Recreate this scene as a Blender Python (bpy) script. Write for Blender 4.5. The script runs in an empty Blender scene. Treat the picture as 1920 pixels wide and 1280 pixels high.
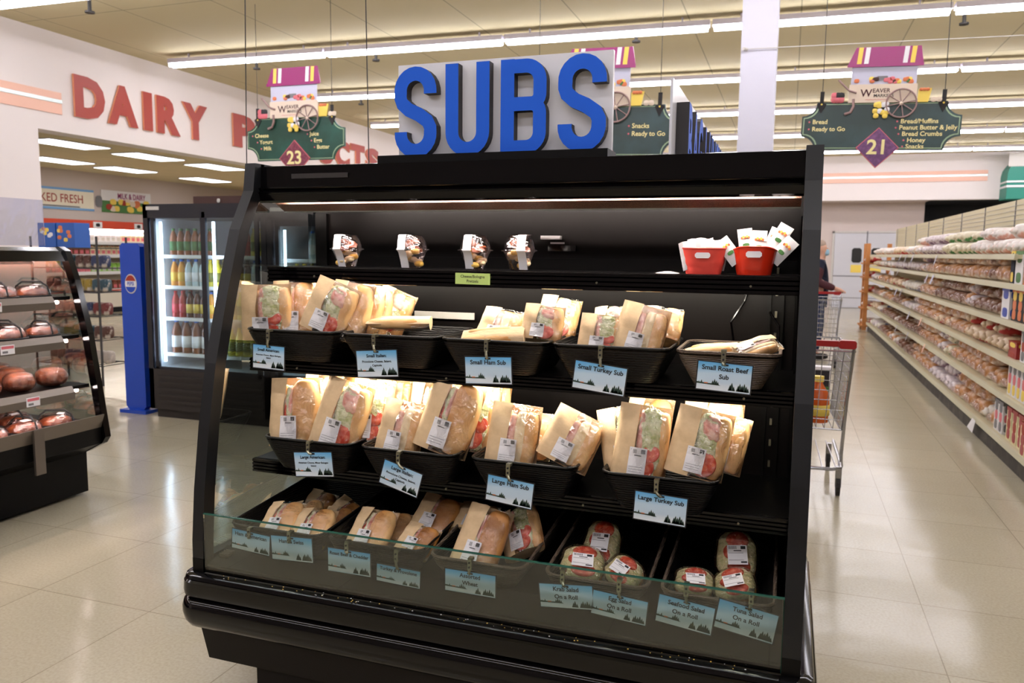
import bpy, math, random
import numpy as np
from mathutils import Vector, Matrix
random.seed(7)
SC = bpy.context.scene
COL = SC.collection
# ---------------------------------------------------------------- camera
F, CX, CY, H = 1470.0, 960.0, 640.0, 1.5
v1 = np.array([1480-CX, 478-CY, F]); YW = v1/np.linalg.norm(v1)
nn = np.cross(np.array([1, .0105, 0.]), v1); nn /= np.linalg.norm(nn)
ZW = -nn if nn[1] > 0 else nn
XW = np.cross(YW, ZW)
RM = np.array([XW, YW, ZW])
cam_d = bpy.data.cameras.new('camera'); cam = bpy.data.objects.new('camera', cam_d); COL.objects.link(cam)
cam_d.sensor_width = 36; cam_d.lens = F/1920*36; cam_d.clip_start = .05; cam_d.clip_end = 200
m = Matrix.Identity(4)
for j, v in enumerate((np.array([1, 0, 0]), np.array([0, -1, 0]), np.array([0, 0, -1]))):
    w = RM @ v
    for i in range(3): m[i][j] = w[i]
m[2][3] = H
cam.matrix_world = m
cam_d.dof.use_dof = True; cam_d.dof.focus_distance = 2.3; cam_d.dof.aperture_fstop = 5.6
SC.camera = cam
SC.view_settings.view_transform = 'Standard'; SC.view_settings.look = 'None'
SC.view_settings.gamma = 1; SC.view_settings.use_curve_mapping = False
SC.view_settings.exposure = -0.22
wd = bpy.data.worlds.new('world'); SC.world = wd; wd.use_nodes = True
wd.node_tree.nodes['Background'].inputs[0].default_value = (.9, .93, 1, 1)
wd.node_tree.nodes['Background'].inputs[1].default_value = .12
TUBE_E = 34.0      # ceiling tubes
CASE_E = 80.0      # shelf lamps of the case

v1n = RM @ np.array([0, 0, 1.])
def ray(u, v): return RM @ np.array([u-CX, v-CY, F])
def atX(u, v, X): d = ray(u, v); t = X/d[0]; return Vector((X, d[1]*t, d[2]*t+H))
def atY(u, v, Y): d = ray(u, v); t = Y/d[1]; return Vector((d[0]*t, Y, d[2]*t+H))
def atZ(u, v, Z): d = ray(u, v); t = (Z-H)/d[2]; return Vector((d[0]*t, d[1]*t, Z))
def s2l(c): return tuple(((x/255)/12.92 if x/255 <= .04045 else (((x/255)+.055)/1.055)**2.4) for x in c)+(1,)

# ---------------------------------------------------------------- materials
def mat(name, col, rough=.5, metal=0, spec=.5, noise=None, bump=None, emis=None, coat=0, sat=None):
    """col sRGB 0-255; noise=(scale, col2, lo, hi); bump=(scale, strength)"""
    mt = bpy.data.materials.new(name); mt.use_nodes = True; nt = mt.node_tree
    b = nt.nodes['Principled BSDF']
    b.inputs['Base Color'].default_value = s2l(col); b.inputs['Roughness'].default_value = rough
    b.inputs['Metallic'].default_value = metal; b.inputs['Specular IOR Level'].default_value = spec
    b.inputs['Coat Weight'].default_value = coat
    tc = nt.nodes.new('ShaderNodeTexCoord')
    if noise:
        n = nt.nodes.new('ShaderNodeTexNoise'); n.inputs['Scale'].default_value = noise[0]; n.inputs['Detail'].default_value = 4
        nt.links.new(tc.outputs['Object'], n.inputs['Vector'])
        r = nt.nodes.new('ShaderNodeValToRGB'); r.color_ramp.elements[0].position = noise[2]; r.color_ramp.elements[1].position = noise[3]
        r.color_ramp.elements[0].color = s2l(col); r.color_ramp.elements[1].color = s2l(noise[1])
        nt.links.new(n.outputs['Fac'], r.inputs['Fac']); nt.links.new(r.outputs['Color'], b.inputs['Base Color'])
    if bump:
        n = nt.nodes.new('ShaderNodeTexNoise'); n.inputs['Scale'].default_value = bump[0]; n.inputs['Detail'].default_value = 5
        nt.links.new(tc.outputs['Object'], n.inputs['Vector'])
        bp = nt.nodes.new('ShaderNodeBump'); bp.inputs['Strength'].default_value = bump[1]; bp.inputs['Distance'].default_value = .01
        nt.links.new(n.outputs['Fac'], bp.inputs['Height']); nt.links.new(bp.outputs['Normal'], b.inputs['Normal'])
    if emis:
        b.inputs['Emission Color'].default_value = s2l(emis[0]); b.inputs['Emission Strength'].default_value = emis[1]
    return mt
def clear(name, tint=(255, 255, 255), gl=.12, rough=.05, bump=None, fres=True, gcol=(255, 255, 255)):
    mt = bpy.data.materials.new(name); mt.use_nodes = True; nt = mt.node_tree; nt.nodes.clear()
    out = nt.nodes.new('ShaderNodeOutputMaterial'); mx = nt.nodes.new('ShaderNodeMixShader')
    tr = nt.nodes.new('ShaderNodeBsdfTransparent'); tr.inputs[0].default_value = s2l(tint)
    g = nt.nodes.new('ShaderNodeBsdfGlossy'); g.inputs['Roughness'].default_value = rough; g.inputs['Color'].default_value = s2l(gcol)
    nt.links.new(tr.outputs[0], mx.inputs[1]); nt.links.new(g.outputs[0], mx.inputs[2]); nt.links.new(mx.outputs[0], out.inputs[0])
    lw = nt.nodes.new('ShaderNodeLayerWeight'); lw.inputs['Blend'].default_value = .25
    ma = nt.nodes.new('ShaderNodeMath'); ma.operation = 'MULTIPLY_ADD'; ma.inputs[1].default_value = .6 if fres else 0; ma.inputs[2].default_value = gl
    nt.links.new(lw.outputs['Fresnel'], ma.inputs[0]); nt.links.new(ma.outputs[0], mx.inputs[0])
    if bump:
        tc = nt.nodes.new('ShaderNodeTexCoord'); n = nt.nodes.new('ShaderNodeTexNoise'); n.inputs['Scale'].default_value = bump[0]; n.inputs['Detail'].default_value = 3
        n.inputs['Distortion'].default_value = 1.5
        nt.links.new(tc.outputs['Object'], n.inputs['Vector'])
        bp = nt.nodes.new('ShaderNodeBump'); bp.inputs['Strength'].default_value = bump[1]; bp.inputs['Distance'].default_value = .02
        nt.links.new(n.outputs['Fac'], bp.inputs['Height']); nt.links.new(bp.outputs['Normal'], g.inputs['Normal'])
        nt.links.new(bp.outputs['Normal'], lw.inputs['Normal'])
    return mt
def emit(name, col, s):
    mt = bpy.data.materials.new(name); mt.use_nodes = True; nt = mt.node_tree; nt.nodes.clear()
    out = nt.nodes.new('ShaderNodeOutputMaterial'); e = nt.nodes.new('ShaderNodeEmission')
    e.inputs[0].default_value = s2l(col); e.inputs[1].default_value = s; nt.links.new(e.outputs[0], out.inputs[0]); return mt

M = {}
M['black'] = mat('black_gloss', (6, 5, 6), .1, spec=.32)
M['blackm'] = mat('black_satin', (9, 8, 8), .4, spec=.16)
M['frame'] = mat('frame_satin', (17, 18, 20), .4, spec=.35, noise=(6, (26, 28, 31), .35, .75))
M['liner'] = mat('case_liner', (11, 8, 8), .45, spec=.15, noise=(3, (15, 10, 10), .3, .7))
M['navyliner'] = mat('case_back_liner', (20, 17, 25), .35)
M['lower'] = mat('lower_panel', (26, 22, 20), .6, spec=.2, bump=(300, .1))
M['deck'] = mat('deck_metal', (30, 26, 24), .5, spec=.2)
M['bin'] = mat('tray_plastic', (10, 9, 9), .4, spec=.3)
M['binrim'] = mat('tray_rim', (18, 17, 16), .35, spec=.4)
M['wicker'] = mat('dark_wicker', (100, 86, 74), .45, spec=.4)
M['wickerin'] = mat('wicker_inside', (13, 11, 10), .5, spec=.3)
M['kraft'] = mat('kraft_paper', (212, 182, 140), .7, noise=(60, (222, 192, 150), .3, .7), bump=(25, .25))
M['film'] = clear('cellophane', gl=.09, rough=.16, bump=(26, 1))
M['filmwin'] = clear('cling_film', gl=.07, rough=.1, bump=(30, 1))
M['bun'] = mat('bun_crust', (210, 144, 72), .42, noise=(7, (242, 204, 146), .38, .62), bump=(16, .35))
M['crumb'] = mat('bun_crumb', (242, 222, 180), .7, noise=(40, (228, 200, 150), .4, .7))
M['wheat'] = mat('brown_bun', (176, 112, 52), .45, noise=(10, (202, 146, 82), .35, .65), bump=(12, .2))
M['tomato'] = mat('tomato', (204, 66, 36), .3, noise=(60, (234, 130, 96), .45, .7), bump=(30, .3))
M['lettuce'] = mat('lettuce', (226, 224, 186), .5, noise=(70, (178, 188, 118), .42, .66), bump=(90, 1))
M['salad'] = mat('salad_filling', (236, 222, 170), .5, noise=(60, (206, 204, 140), .42, .66), bump=(90, 1))
M['meat'] = mat('sliced_meat', (206, 128, 112), .4, noise=(40, (238, 196, 176), .4, .62), bump=(40, .4))
M['cheese'] = mat('cheese', (238, 196, 96), .45)
M['white'] = mat('white_paper', (232, 230, 232), .5)
M['ink'] = mat('black_ink', (28, 26, 30), .6)
M['grey'] = mat('grey_ink', (120, 118, 122), .6)
M['cardsky'] = None
M['metal'] = mat('nickel_clip', (150, 148, 128), .3, metal=.9)
M['wall'] = mat('wall_paint', (232, 224, 222), .85)
M['wall2'] = mat('wall_paint_back', (206, 192, 186), .85)
M['nearwall'] = mat('front_wall_paint', (120, 110, 104), .8)
M['pink'] = mat('pink_stripe', (240, 192, 172), .6)
M['silver'] = mat('silver_strip', (175, 185, 182), .3, metal=.6)
M['red'] = mat('red_letter', (160, 44, 22), .5)
M['redside'] = mat('letter_edge', (228, 150, 110), .5)
M['blue'] = mat('sign_blue', (30, 92, 208), .55, spec=.2)
M['dside'] = mat('letter_side_dark', (48, 46, 48), .6)
M['board'] = mat('white_board', (222, 222, 228), .25)
M['sgreen'] = mat('sign_green', (16, 62, 48), .35, noise=(3, (28, 84, 70), .45, .7))
M['sgreen2'] = mat('sign_slate_green', (34, 56, 52), .35, noise=(3, (48, 74, 76), .45, .7))
M['gold'] = mat('sign_cream', (240, 226, 160), .5)
M['sage'] = mat('sign_border', (160, 186, 150), .5)
M['maroon'] = mat('diamond_maroon', (110, 40, 60), .4, noise=(40, (140, 66, 86), .4, .7))
M['purple'] = mat('diamond_purple', (96, 52, 100), .4, noise=(40, (130, 80, 130), .4, .7))
M['magenta'] = mat('cart_roof', (150, 30, 106), .3)
M['yellow'] = mat('yellow_print', (236, 206, 90), .5)
M['cream'] = mat('cart_cream', (222, 204, 184), .5)
M['lilac'] = mat('cart_inside', (196, 196, 216), .5)
M['taupe'] = mat('wheel_taupe', (150, 122, 118), .5)
M['orange'] = mat('orange_print', (214, 118, 70), .5)
M['pinkp'] = mat('pink_print', (214, 110, 120), .5)
M['green'] = mat('green_print', (70, 120, 62), .5)
M['tube'] = emit('fluorescent_tube', (250, 247, 255), TUBE_E)
M['troffer'] = emit('troffer_lens', (250, 250, 255), 7)
M['caselamp'] = emit('case_lamp_warm', (255, 244, 226), CASE_E)
M['caselamp2'] = emit('case_lamp_pink', (255, 232, 226), 60)
M['canopylamp'] = emit('canopy_lamp_white', (255, 238, 226), 150)
M['coolamp'] = emit('cooler_lamp', (206, 222, 255), 26)
M['dairylamp'] = emit('dairy_lamp', (255, 250, 240), 45)
M['housing'] = mat('fixture_white', (205, 200, 214), .5)
M['column'] = mat('column_white', (206, 205, 218), .7)
M['wire'] = mat('dark_wire', (52, 50, 50), .6)
M['pale'] = mat('pale_metal', (200, 196, 190), .5)
M['glass'] = clear('case_glass', (238, 244, 240), gl=.035, rough=.01)
M['glassedge'] = mat('glass_edge_green', (44, 92, 80), .2)
M['plexi'] = clear('acrylic_sheet', (232, 234, 244), gl=.1, rough=.06, bump=(2, .3))
M['plastic'] = clear('clear_plastic', (250, 244, 246), gl=.12, rough=.08, bump=(25, .4))
M['bucket1'] = mat('red_bucket', (226, 74, 62), .45)
M['bucket2'] = mat('glossy_red_bucket', (216, 48, 22), .2, coat=.3)
M['lime'] = mat('lime_card', (200, 226, 132), .5)
M['shelfcream'] = mat('gondola_cream', (202, 192, 158), .5)
M['shelflip'] = mat('gondola_lip', (200, 196, 168), .35)
M['darkbase'] = mat('gondola_kick', (58, 54, 50), .7, noise=(8, (84, 78, 70), .4, .7))
M['wood'] = mat('orange_wood', (184, 120, 62), .5)
M['steel'] = mat('chrome_wire', (165, 165, 168), .25, metal=.8)
M['handle'] = mat('red_handle', (150, 24, 26), .35)
M['rubber'] = mat('rubber', (30, 28, 28), .7)
M['door'] = mat('grey_door', (200, 200, 206), .5)
M['pepsi'] = mat('blue_laminate', (16, 66, 176), .35)
M['coolerblk'] = mat('cooler_black', (18, 20, 30), .4)
M['vent'] = mat('cooler_grille', (36, 30, 28), .55)
M['inwhite'] = mat('cooler_inside', (214, 220, 228), .5)
M['skin'] = mat('skin', (206, 158, 134), .55)
M['navy'] = mat('navy_cloth', (24, 28, 50), .85)
M['wine'] = mat('wine_cloth', (70, 30, 38), .85)
M['jeans'] = mat('denim', (38, 52, 84), .85)
M['mask'] = mat('mask_blue', (150, 186, 206), .7)
M['hair'] = mat('grey_hair', (170, 150, 136), .8)
M['teal'] = mat('teal_awning', (36, 128, 110), .5)
M['dark'] = mat('dark_void', (22, 24, 28), .8)
M['copper'] = mat('copper_steel', (150, 108, 90), .25, metal=.85, bump=(4, .15))
M['stain'] = mat('brushed_steel', (120, 112, 104), .35, metal=.7)
M['pie'] = mat('glazed_pie', (176, 98, 58), .4, noise=(18, (118, 58, 34), .4, .65), bump=(30, .6))
M['dairywht'] = mat('dairy_case_white', (236, 228, 212), .5)
M['redval'] = mat('dairy_valance', (208, 72, 46), .5)
M['brown'] = mat('brown_box', (70, 44, 38), .7)

def floor_mat():
    mt = mat('vinyl_tile_floor', (186, 172, 146), .16, spec=.42); nt = mt.node_tree; b = nt.nodes['Principled BSDF']
    tc = nt.nodes.new('ShaderNodeTexCoord')
    br = nt.nodes.new('ShaderNodeTexBrick'); br.offset = 0; br.squash = 1
    br.inputs['Scale'].default_value = 1; br.inputs['Brick Width'].default_value = .61; br.inputs['Row Height'].default_value = .61
    br.inputs['Mortar Size'].default_value = .0025; br.inputs['Mortar Smooth'].default_value = .1
    br.inputs['Color1'].default_value = s2l((184, 175, 152)); br.inputs['Color2'].default_value = s2l((179, 170, 147)); br.inputs['Mortar'].default_value = s2l((150, 141, 120))
    nt.links.new(tc.outputs['Object'], br.inputs['Vector'])
    n = nt.nodes.new('ShaderNodeTexNoise'); n.inputs['Scale'].default_value = 90; n.inputs['Detail'].default_value = 3; nt.links.new(tc.outputs['Object'], n.inputs['Vector'])
    mx = nt.nodes.new('ShaderNodeMix'); mx.data_type = 'RGBA'; mx.blend_type = 'MULTIPLY'; mx.inputs[0].default_value = .35
    r = nt.nodes.new('ShaderNodeValToRGB'); r.color_ramp.elements[0].color = (.62, .6, .56, 1); r.color_ramp.elements[1].color = (1, 1, 1, 1); r.color_ramp.elements[0].position = .3; r.color_ramp.elements[1].position = .62
    nt.links.new(n.outputs['Fac'], r.inputs['Fac']); nt.links.new(br.outputs['Color'], mx.inputs[6]); nt.links.new(r.outputs['Color'], mx.inputs[7]); nt.links.new(mx.outputs[2], b.inputs['Base Color'])
    n2 = nt.nodes.new('ShaderNodeTexNoise'); n2.inputs['Scale'].default_value = 2.2; n2.inputs['Detail'].default_value = 2; nt.links.new(tc.outputs['Object'], n2.inputs['Vector'])
    bp = nt.nodes.new('ShaderNodeBump'); bp.inputs['Strength'].default_value = .12; bp.inputs['Distance'].default_value = .05
    nt.links.new(n2.outputs['Fac'], bp.inputs['Height']); nt.links.new(bp.outputs['Normal'], b.inputs['Normal'])
    return mt
def panel_mat(name, col, line, w, h, rough=.8):
    mt = mat(name, col, rough); nt = mt.node_tree; b = nt.nodes['Principled BSDF']
    tc = nt.nodes.new('ShaderNodeTexCoord'); br = nt.nodes.new('ShaderNodeTexBrick'); br.offset = 0
    br.inputs['Scale'].default_value = 1; br.inputs['Brick Width'].default_value = w; br.inputs['Row Height'].default_value = h
    br.inputs['Mortar Size'].default_value = .008
    br.inputs['Color1'].default_value = s2l(col); br.inputs['Color2'].default_value = s2l(col); br.inputs['Mortar'].default_value = s2l(line)
    nt.links.new(tc.outputs['Object'], br.inputs['Vector']); nt.links.new(br.outputs['Color'], b.inputs['Base Color']); return mt
M['floor'] = floor_mat()
M['ceil'] = panel_mat('ceiling_panel', (196, 184, 146), (150, 140, 110), 1.22, 2.44)
M['ceil2'] = panel_mat('dropped_ceiling_tile', (214, 200, 162), (190, 178, 144), .61, 1.22)
def sky_mat():
    mt = mat('winter_print', (150, 196, 232), .35); nt = mt.node_tree; b = nt.nodes['Principled BSDF']
    tc = nt.nodes.new('ShaderNodeTexCoord'); sp = nt.nodes.new('ShaderNodeSeparateXYZ'); nt.links.new(tc.outputs['Generated'], sp.inputs[0])
    r = nt.nodes.new('ShaderNodeValToRGB'); e = r.color_ramp.elements
    e[0].position = 0; e[0].color = s2l((176, 206, 230)); e[1].position = 1; e[1].color = s2l((70, 160, 218))
    for p, c in ((.12, (226, 234, 242)), (.24, (214, 226, 236)), (.34, (196, 216, 232)), (.6, (190, 214, 232)), (.8, (130, 188, 226))):
        x = e.new(p); x.color = s2l(c)
    nt.links.new(sp.outputs['Z'], r.inputs['Fac']); nt.links.new(r.outputs['Color'], b.inputs['Base Color']); return mt
M['cardsky'] = sky_mat()
M['honey'] = mat('perforated_duct', (60, 42, 36), .5)
_nt = M['honey'].node_tree; _v = _nt.nodes.new('ShaderNodeTexVoronoi'); _v.inputs['Scale'].default_value = 260
_r = _nt.nodes.new('ShaderNodeValToRGB'); _r.color_ramp.elements[0].color = s2l((20, 14, 13)); _r.color_ramp.elements[1].color = s2l((110, 84, 70)); _r.color_ramp.elements[1].position = .6
_tc = _nt.nodes.new('ShaderNodeTexCoord'); _nt.links.new(_tc.outputs['Object'], _v.inputs['Vector']); _nt.links.new(_v.outputs['Distance'], _r.inputs['Fac']); _nt.links.new(_r.outputs['Color'], _nt.nodes['Principled BSDF'].inputs['Base Color'])

# ---------------------------------------------------------------- mesh builder
class MB:
    def __init__(s): s.v = []; s.f = []; s.m = []; s.mats = []
    def mi(s, mt):
        if mt not in s.mats: s.mats.append(mt)
        return s.mats.index(mt)
    def add(s, vs, fs, mt, X=None):
        b = len(s.v); k = s.mi(mt)
        for p in vs:
            p = Vector(p)
            s.v.append(X @ p if X is not None else p)
        for f in fs: s.f.append([b+i for i in f]); s.m.append(k)
        return s
    def box(s, x0, x1, y0, y1, z0, z1, mt, X=None, bev=0):
        if bev:
            pts = [(x0+bev, z0), (x1-bev, z0), (x1, z0+bev), (x1, z1-bev), (x1-bev, z1), (x0+bev, z1), (x0, z1-bev), (x0, z0+bev)]
            return s.prism(pts, y0, y1, mt, 'y', X)
        v = [(x, y, z) for x in (x0, x1) for y in (y0, y1) for z in (z0, z1)]
        return s.add(v, [(0, 1, 3, 2), (4, 6, 7, 5), (0, 4, 5, 1), (2, 3, 7, 6), (0, 2, 6, 4), (1, 5, 7, 3)], mt, X)
    def prism(s, pts, a0, a1, mt, ax='y', X=None, side=None):
        n = len(pts)
        def P(p, a): return {'y': (p[0], a, p[1]), 'x': (a, p[0], p[1]), 'z': (p[0], p[1], a)}[ax]
        v = [P(p, a0) for p in pts]+[P(p, a1) for p in pts]
        s.add(v, [tuple(range(n)), tuple(range(2*n-1, n-1, -1))], mt, X)
        s.add(v, [(i, i+n, (i+1) % n+n, (i+1) % n) for i in range(n)], side or mt, X)
        return s
    def cyl(s, p0, p1, r, mt, n=12, r1=None, X=None, caps=True):
        p0 = Vector(p0); p1 = Vector(p1); d = (p1-p0).normalized(); r1 = r if r1 is None else r1
        a = d.orthogonal().normalized(); b = d.cross(a); v = []
        for p, q in ((p0, r), (p1, r1)):
            for i in range(n):
                t = 2*math.pi*i/n; v.append(p+a*math.cos(t)*q+b*math.sin(t)*q)
        f = [(i, (i+1) % n, (i+1) % n+n, i+n) for i in range(n)]
        if caps: f += [tuple(range(n))[::-1], tuple(range(n, 2*n))]
        return s.add(v, f, mt, X)
    def tube(s, pts, r, mt, n=8, X=None):
        P = [Vector(p) for p in pts]; v = []; up = None
        for i, p in enumerate(P):
            d = (P[min(i+1, len(P)-1)]-P[max(i-1, 0)]).normalized()
            a = d.orthogonal().normalized() if up is None else (up-d*up.dot(d)).normalized()
            up = a; b = d.cross(a)
            rr = r[i] if isinstance(r, (list, tuple)) else r
            for k in range(n):
                t = 2*math.pi*k/n; v.append(p+a*math.cos(t)*rr+b*math.sin(t)*rr)
        f = [(i*n+k, i*n+(k+1) % n, (i+1)*n+(k+1) % n, (i+1)*n+k) for i in range(len(P)-1) for k in range(n)]
        f += [tuple(range(n))[::-1], tuple(range((len(P)-1)*n, len(P)*n))]
        return s.add(v, f, mt, X)
    def lathe(s, prof, mt, n=20, X=None, sx=1, sy=1):
        v = []
        for r, z in prof:
            for k in range(n):
                t = 2*math.pi*k/n; v.append((r*sx*math.cos(t), r*sy*math.sin(t), z))
        f = [(i*n+k, i*n+(k+1) % n, (i+1)*n+(k+1) % n, (i+1)*n+k) for i in range(len(prof)-1) for k in range(n)]
        if prof[0][0] > 1e-5: f.append(tuple(range(n))[::-1])
        if prof[-1][0] > 1e-5: f.append(tuple(range((len(prof)-1)*n, len(prof)*n)))
        return s.add(v, f, mt, X)
    def grid(s, fn, nu, nv, mt, X=None, wrap=False):
        v = [fn(i/nu, j/nv) for j in range(nv+1) for i in range(nu+(0 if wrap else 1))]
        w = nu if wrap else nu+1
        f = [(j*w+i, j*w+(i+1) % w, (j+1)*w+(i+1) % w, (j+1)*w+i) for j in range(nv) for i in range(nu)]
        return s.add(v, f, mt, X)
    def sell(s, c, rx, ry, rz, mt, e=.7, e2=.7, n=18, nv=10, X=None, jit=0, rnd=0):
        def P(x, k): return math.copysign(abs(x)**k, x)
        v = []
        for j in range(nv+1):
            a = -math.pi/2+math.pi*j/nv
            for i in range(n):
                t = 2*math.pi*i/n; q = 1+jit*math.sin(3*t+7*a)*.5+jit*math.sin(5*a+2)*.5
                v.append((c[0]+rx*q*P(math.cos(a), e)*P(math.cos(t), e2), c[1]+ry*q*P(math.cos(a), e)*P(math.sin(t), e2), c[2]+rz*P(math.sin(a), e)))
                if rnd: v[-1] = tuple(k_+random.uniform(-rnd, rnd) for k_ in v[-1])
        f = [(j*n+i, j*n+(i+1) % n, (j+1)*n+(i+1) % n, (j+1)*n+i) for j in range(nv) for i in range(n)]
        return s.add(v, f, mt, X)
    def text(s, txt, size, mt, X, ext=0, bold=0, align='CENTER', squash=1, side=None):
        vs, fs = text_geo(txt, size, ext, bold, align)
        T = X @ Matrix.Diagonal((squash, 1, 1, 1))
        if side:
            fr = [f for f in fs if all(vs[i][2] > ext*.99 for i in f)]; fo = [f for f in fs if f not in fr]
            s.add(vs, fr, mt, T); return s.add(vs, fo, side, T)
        return s.add(vs, fs, mt, T)
    def mesh(s, name, org=None, smooth=False):
        me = bpy.data.meshes.new(name); o = Vector(org) if org is not None else Vector()
        me.from_pydata([tuple(p-o) for p in s.v], [], s.f)
        for mt in s.mats: me.materials.append(mt)
        for p, k in zip(me.polygons, s.m): p.material_index = k
        me.validate(clean_customdata=False)
        if smooth:
            me.polygons.foreach_set('use_smooth', [True]*len(me.polygons))
            if smooth != 'all':
                try: me.set_sharp_from_angle(angle=math.radians(smooth if smooth is not True else 40))
                except Exception: pass
        me.update(); return me
    def build(s, name, parent=None, org=None, smooth=False):
        if org is None and parent is not None and parent.get('_w'): org = Vector(parent['_w'])
        o = bpy.data.objects.new(name, s.mesh(name, org, smooth)); COL.objects.link(o)
        if parent is not None: o.parent = parent
        elif org is not None: o.location = org
        return o
_tc_cache = {}
def text_geo(txt, size, ext, bold, align):
    k = (txt, size, ext, bold, align)
    if k in _tc_cache: return _tc_cache[k]
    cu = bpy.data.curves.new('t', 'FONT'); cu.body = txt; cu.size = size; cu.extrude = ext/2; cu.offset = bold*size
    cu.align_x = align; cu.align_y = 'CENTER'; cu.resolution_u = 3; cu.space_line = 1.0
    ob = bpy.data.objects.new('t', cu); COL.objects.link(ob)
    dg = bpy.context.evaluated_depsgraph_get(); dg.update()
    me = bpy.data.meshes.new_from_object(ob.evaluated_get(dg))
    vs = [Vector((v.co.x, v.co.y, v.co.z+ext/2)) for v in me.vertices]; fs = [tuple(p.vertices) for p in me.polygons]
    bpy.data.objects.remove(ob); bpy.data.curves.remove(cu); bpy.data.meshes.remove(me)
    _tc_cache[k] = (vs, fs); return vs, fs
def frame(o, right, up):
    """matrix with local x=right, y=up, z=normal towards the viewer"""
    r = Vector(right).normalized(); u = Vector(up); u = (u-r*u.dot(r)).normalized(); n = r.cross(u)
    return Matrix(((r.x, u.x, n.x, o[0]), (r.y, u.y, n.y, o[1]), (r.z, u.z, n.z, o[2]), (0, 0, 0, 1)))
def thing(name, label, cat, loc=(0, 0, 0), group=None, world=True):
    o = bpy.data.objects.new(name, None); COL.objects.link(o); o.location = loc; o.empty_display_size = .05
    o['label'] = label; o['category'] = cat
    if group: o['group'] = group
    if world: o['_w'] = tuple(loc)
    return o
def tag(o, label, cat, group=None):
    o['label'] = label; o['category'] = cat
    if group: o['group'] = group
    return o
def struct(name, mb, smooth=False):
    o = mb.build(name, smooth=smooth); o['kind'] = 'structure'; return o
def dup(root, label=None, group=None):
    r = root.copy(); COL.objects.link(r)
    if label: r['label'] = label
    if group: r['group'] = group
    for ch in list(root.children):
        c = ch.copy(); COL.objects.link(c); c.parent = r
        for g in list(ch.children):
            d = g.copy(); COL.objects.link(d); d.parent = c
    return r

# ---------------------------------------------------------------- setting
LX, RX, BY, FY, CZ = -8.9, 9.0, -5.0, 24.7, 4.2
struct('floor', MB().box(-17, RX, BY, 26, -.1, 0, M['floor']))
struct('ceiling', MB().box(LX-.3, RX, BY, FY, CZ, CZ+.1, M['ceil']))
w = MB(); OY = 7.47; OZ = 2.97
w.box(LX-.3, LX, BY, OY, 0, CZ, M['wall']); w.box(LX-.3, LX, OY, 23.6, OZ, CZ, M['wall']); w.box(LX-.3, LX, 20.5, 23.6, 0, OZ, M['wall'])
struct('wall_left', w)
t = MB(); y1 = 6.831*1.145
t.box(LX, LX+.015, BY, 7.82, 3.37, 3.46, M['pink']); t.box(LX, LX+.025, BY, 7.82, 3.325, 3.37, M['silver']); t.box(LX, LX+.015, BY, 7.82, 3.19, 3.325, M['pink'])
struct('trim_1', t)
t = MB(); a = atY(1560, 319, 23.55); b_ = atY(1852, 336, 23.55)
t.box(-6, 4.75, 23.56, 23.6, 3.64, 3.74, M['pink']); t.box(-6, 4.75, 23.55, 23.6, 3.585, 3.64, M['silver']); t.box(-6, 4.75, 23.56, 23.6, 3.47, 3.585, M['pink'])
struct('trim_2', t)
struct('wall_bulkhead', MB().box(LX, RX, 23.6, 23.9, 3.0, CZ, M['wall']))
struct('wall_far', MB().box(LX, 3.5, FY, FY+.2, 0, 3.3, M['wall2']).box(LX, 3.5, 23.9, FY, 3.0, 3.05, M['wall2']))
struct('wall_far_recess', MB().box(3.5, RX, 26, 26.1, 0, 3.3, M['dark']).box(3.5, RX, 23.9, 26, 3.0, 3.1, M['dark']))  # dark colour stands in for the shade in the void under the soffit
struct('wall_right', MB().box(RX, RX+.2, BY, 26, 0, CZ, M['wall']))
struct('wall_near', MB().box(-17, RX, BY-.2, BY, 0, CZ, M['nearwall']))
struct('wall_back', MB().box(-15.9, -15.7, BY, 24, 0, 3.4, M['wall2']))
struct('wall_back_end', MB().box(-15.7, LX-.3, 23.8, 24, 0, 3.4, M['wall2']))
struct('ceiling_back', MB().box(-15.7, LX-.3, BY, 24, 3.27, 3.37, M['ceil2']))
struct('column', MB().box(-.5, -.19, 7.6, 7.95, 0, CZ, M['column'], bev=.01))
_a = atY(1396, 92, 7.58); _b = atY(1920, 66, 7.58)
tag(MB().cyl(_a, _b+(_b-_a)*.5, .004, M['pale'], 6).cyl((_a.x-.01, 7.56, _a.z), (_a.x+.02, 7.6, _a.z), .015, M['pale'], 8).build('guy_cable', org=_a), 'thin pale cable running from the white column to the right', 'cable')
# swing doors in the far wall
for k, (x0, x1) in enumerate(((1.22, 2.06), (2.09, 2.95))):
    r = bpy.data.objects.new('door_%d' % (k+1), None); COL.objects.link(r); r['kind'] = 'structure'; r.location = (x0, FY-.05, 0); r['_w'] = (x0, FY-.05, 0)
    MB().box(x0, x1, FY-.07, FY-.01, .01, 2.14, M['door']).build('door_leaf', r)
    cx = x1-.24 if k == 0 else x0+.24
    MB().box(cx-.13, cx+.13, FY-.085, FY-.07, 1.3, 1.72, M['rubber'], bev=.05).build('door_window', r)
    MB().box(cx-.14, cx+.14, FY-.08, FY-.07, 1.02, 1.24, M['yellow']).build('notice', r)
    MB().box(x0, x1, FY-.076, FY-.07, .9, .93, M['grey']).box(x0, x1, FY-.076, FY-.07, .28, .3, M['grey']).build('kick_strip', r)
struct('trim_3', MB().box(1.16, 1.21, FY-.06, FY, 0, 2.2, M['pale']).box(2.06, 2.09, FY-.09, FY, 0, 2.2, M['grey']).box(1.16, 3.02, FY-.06, FY, 2.15, 2.2, M['pale']))

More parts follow.
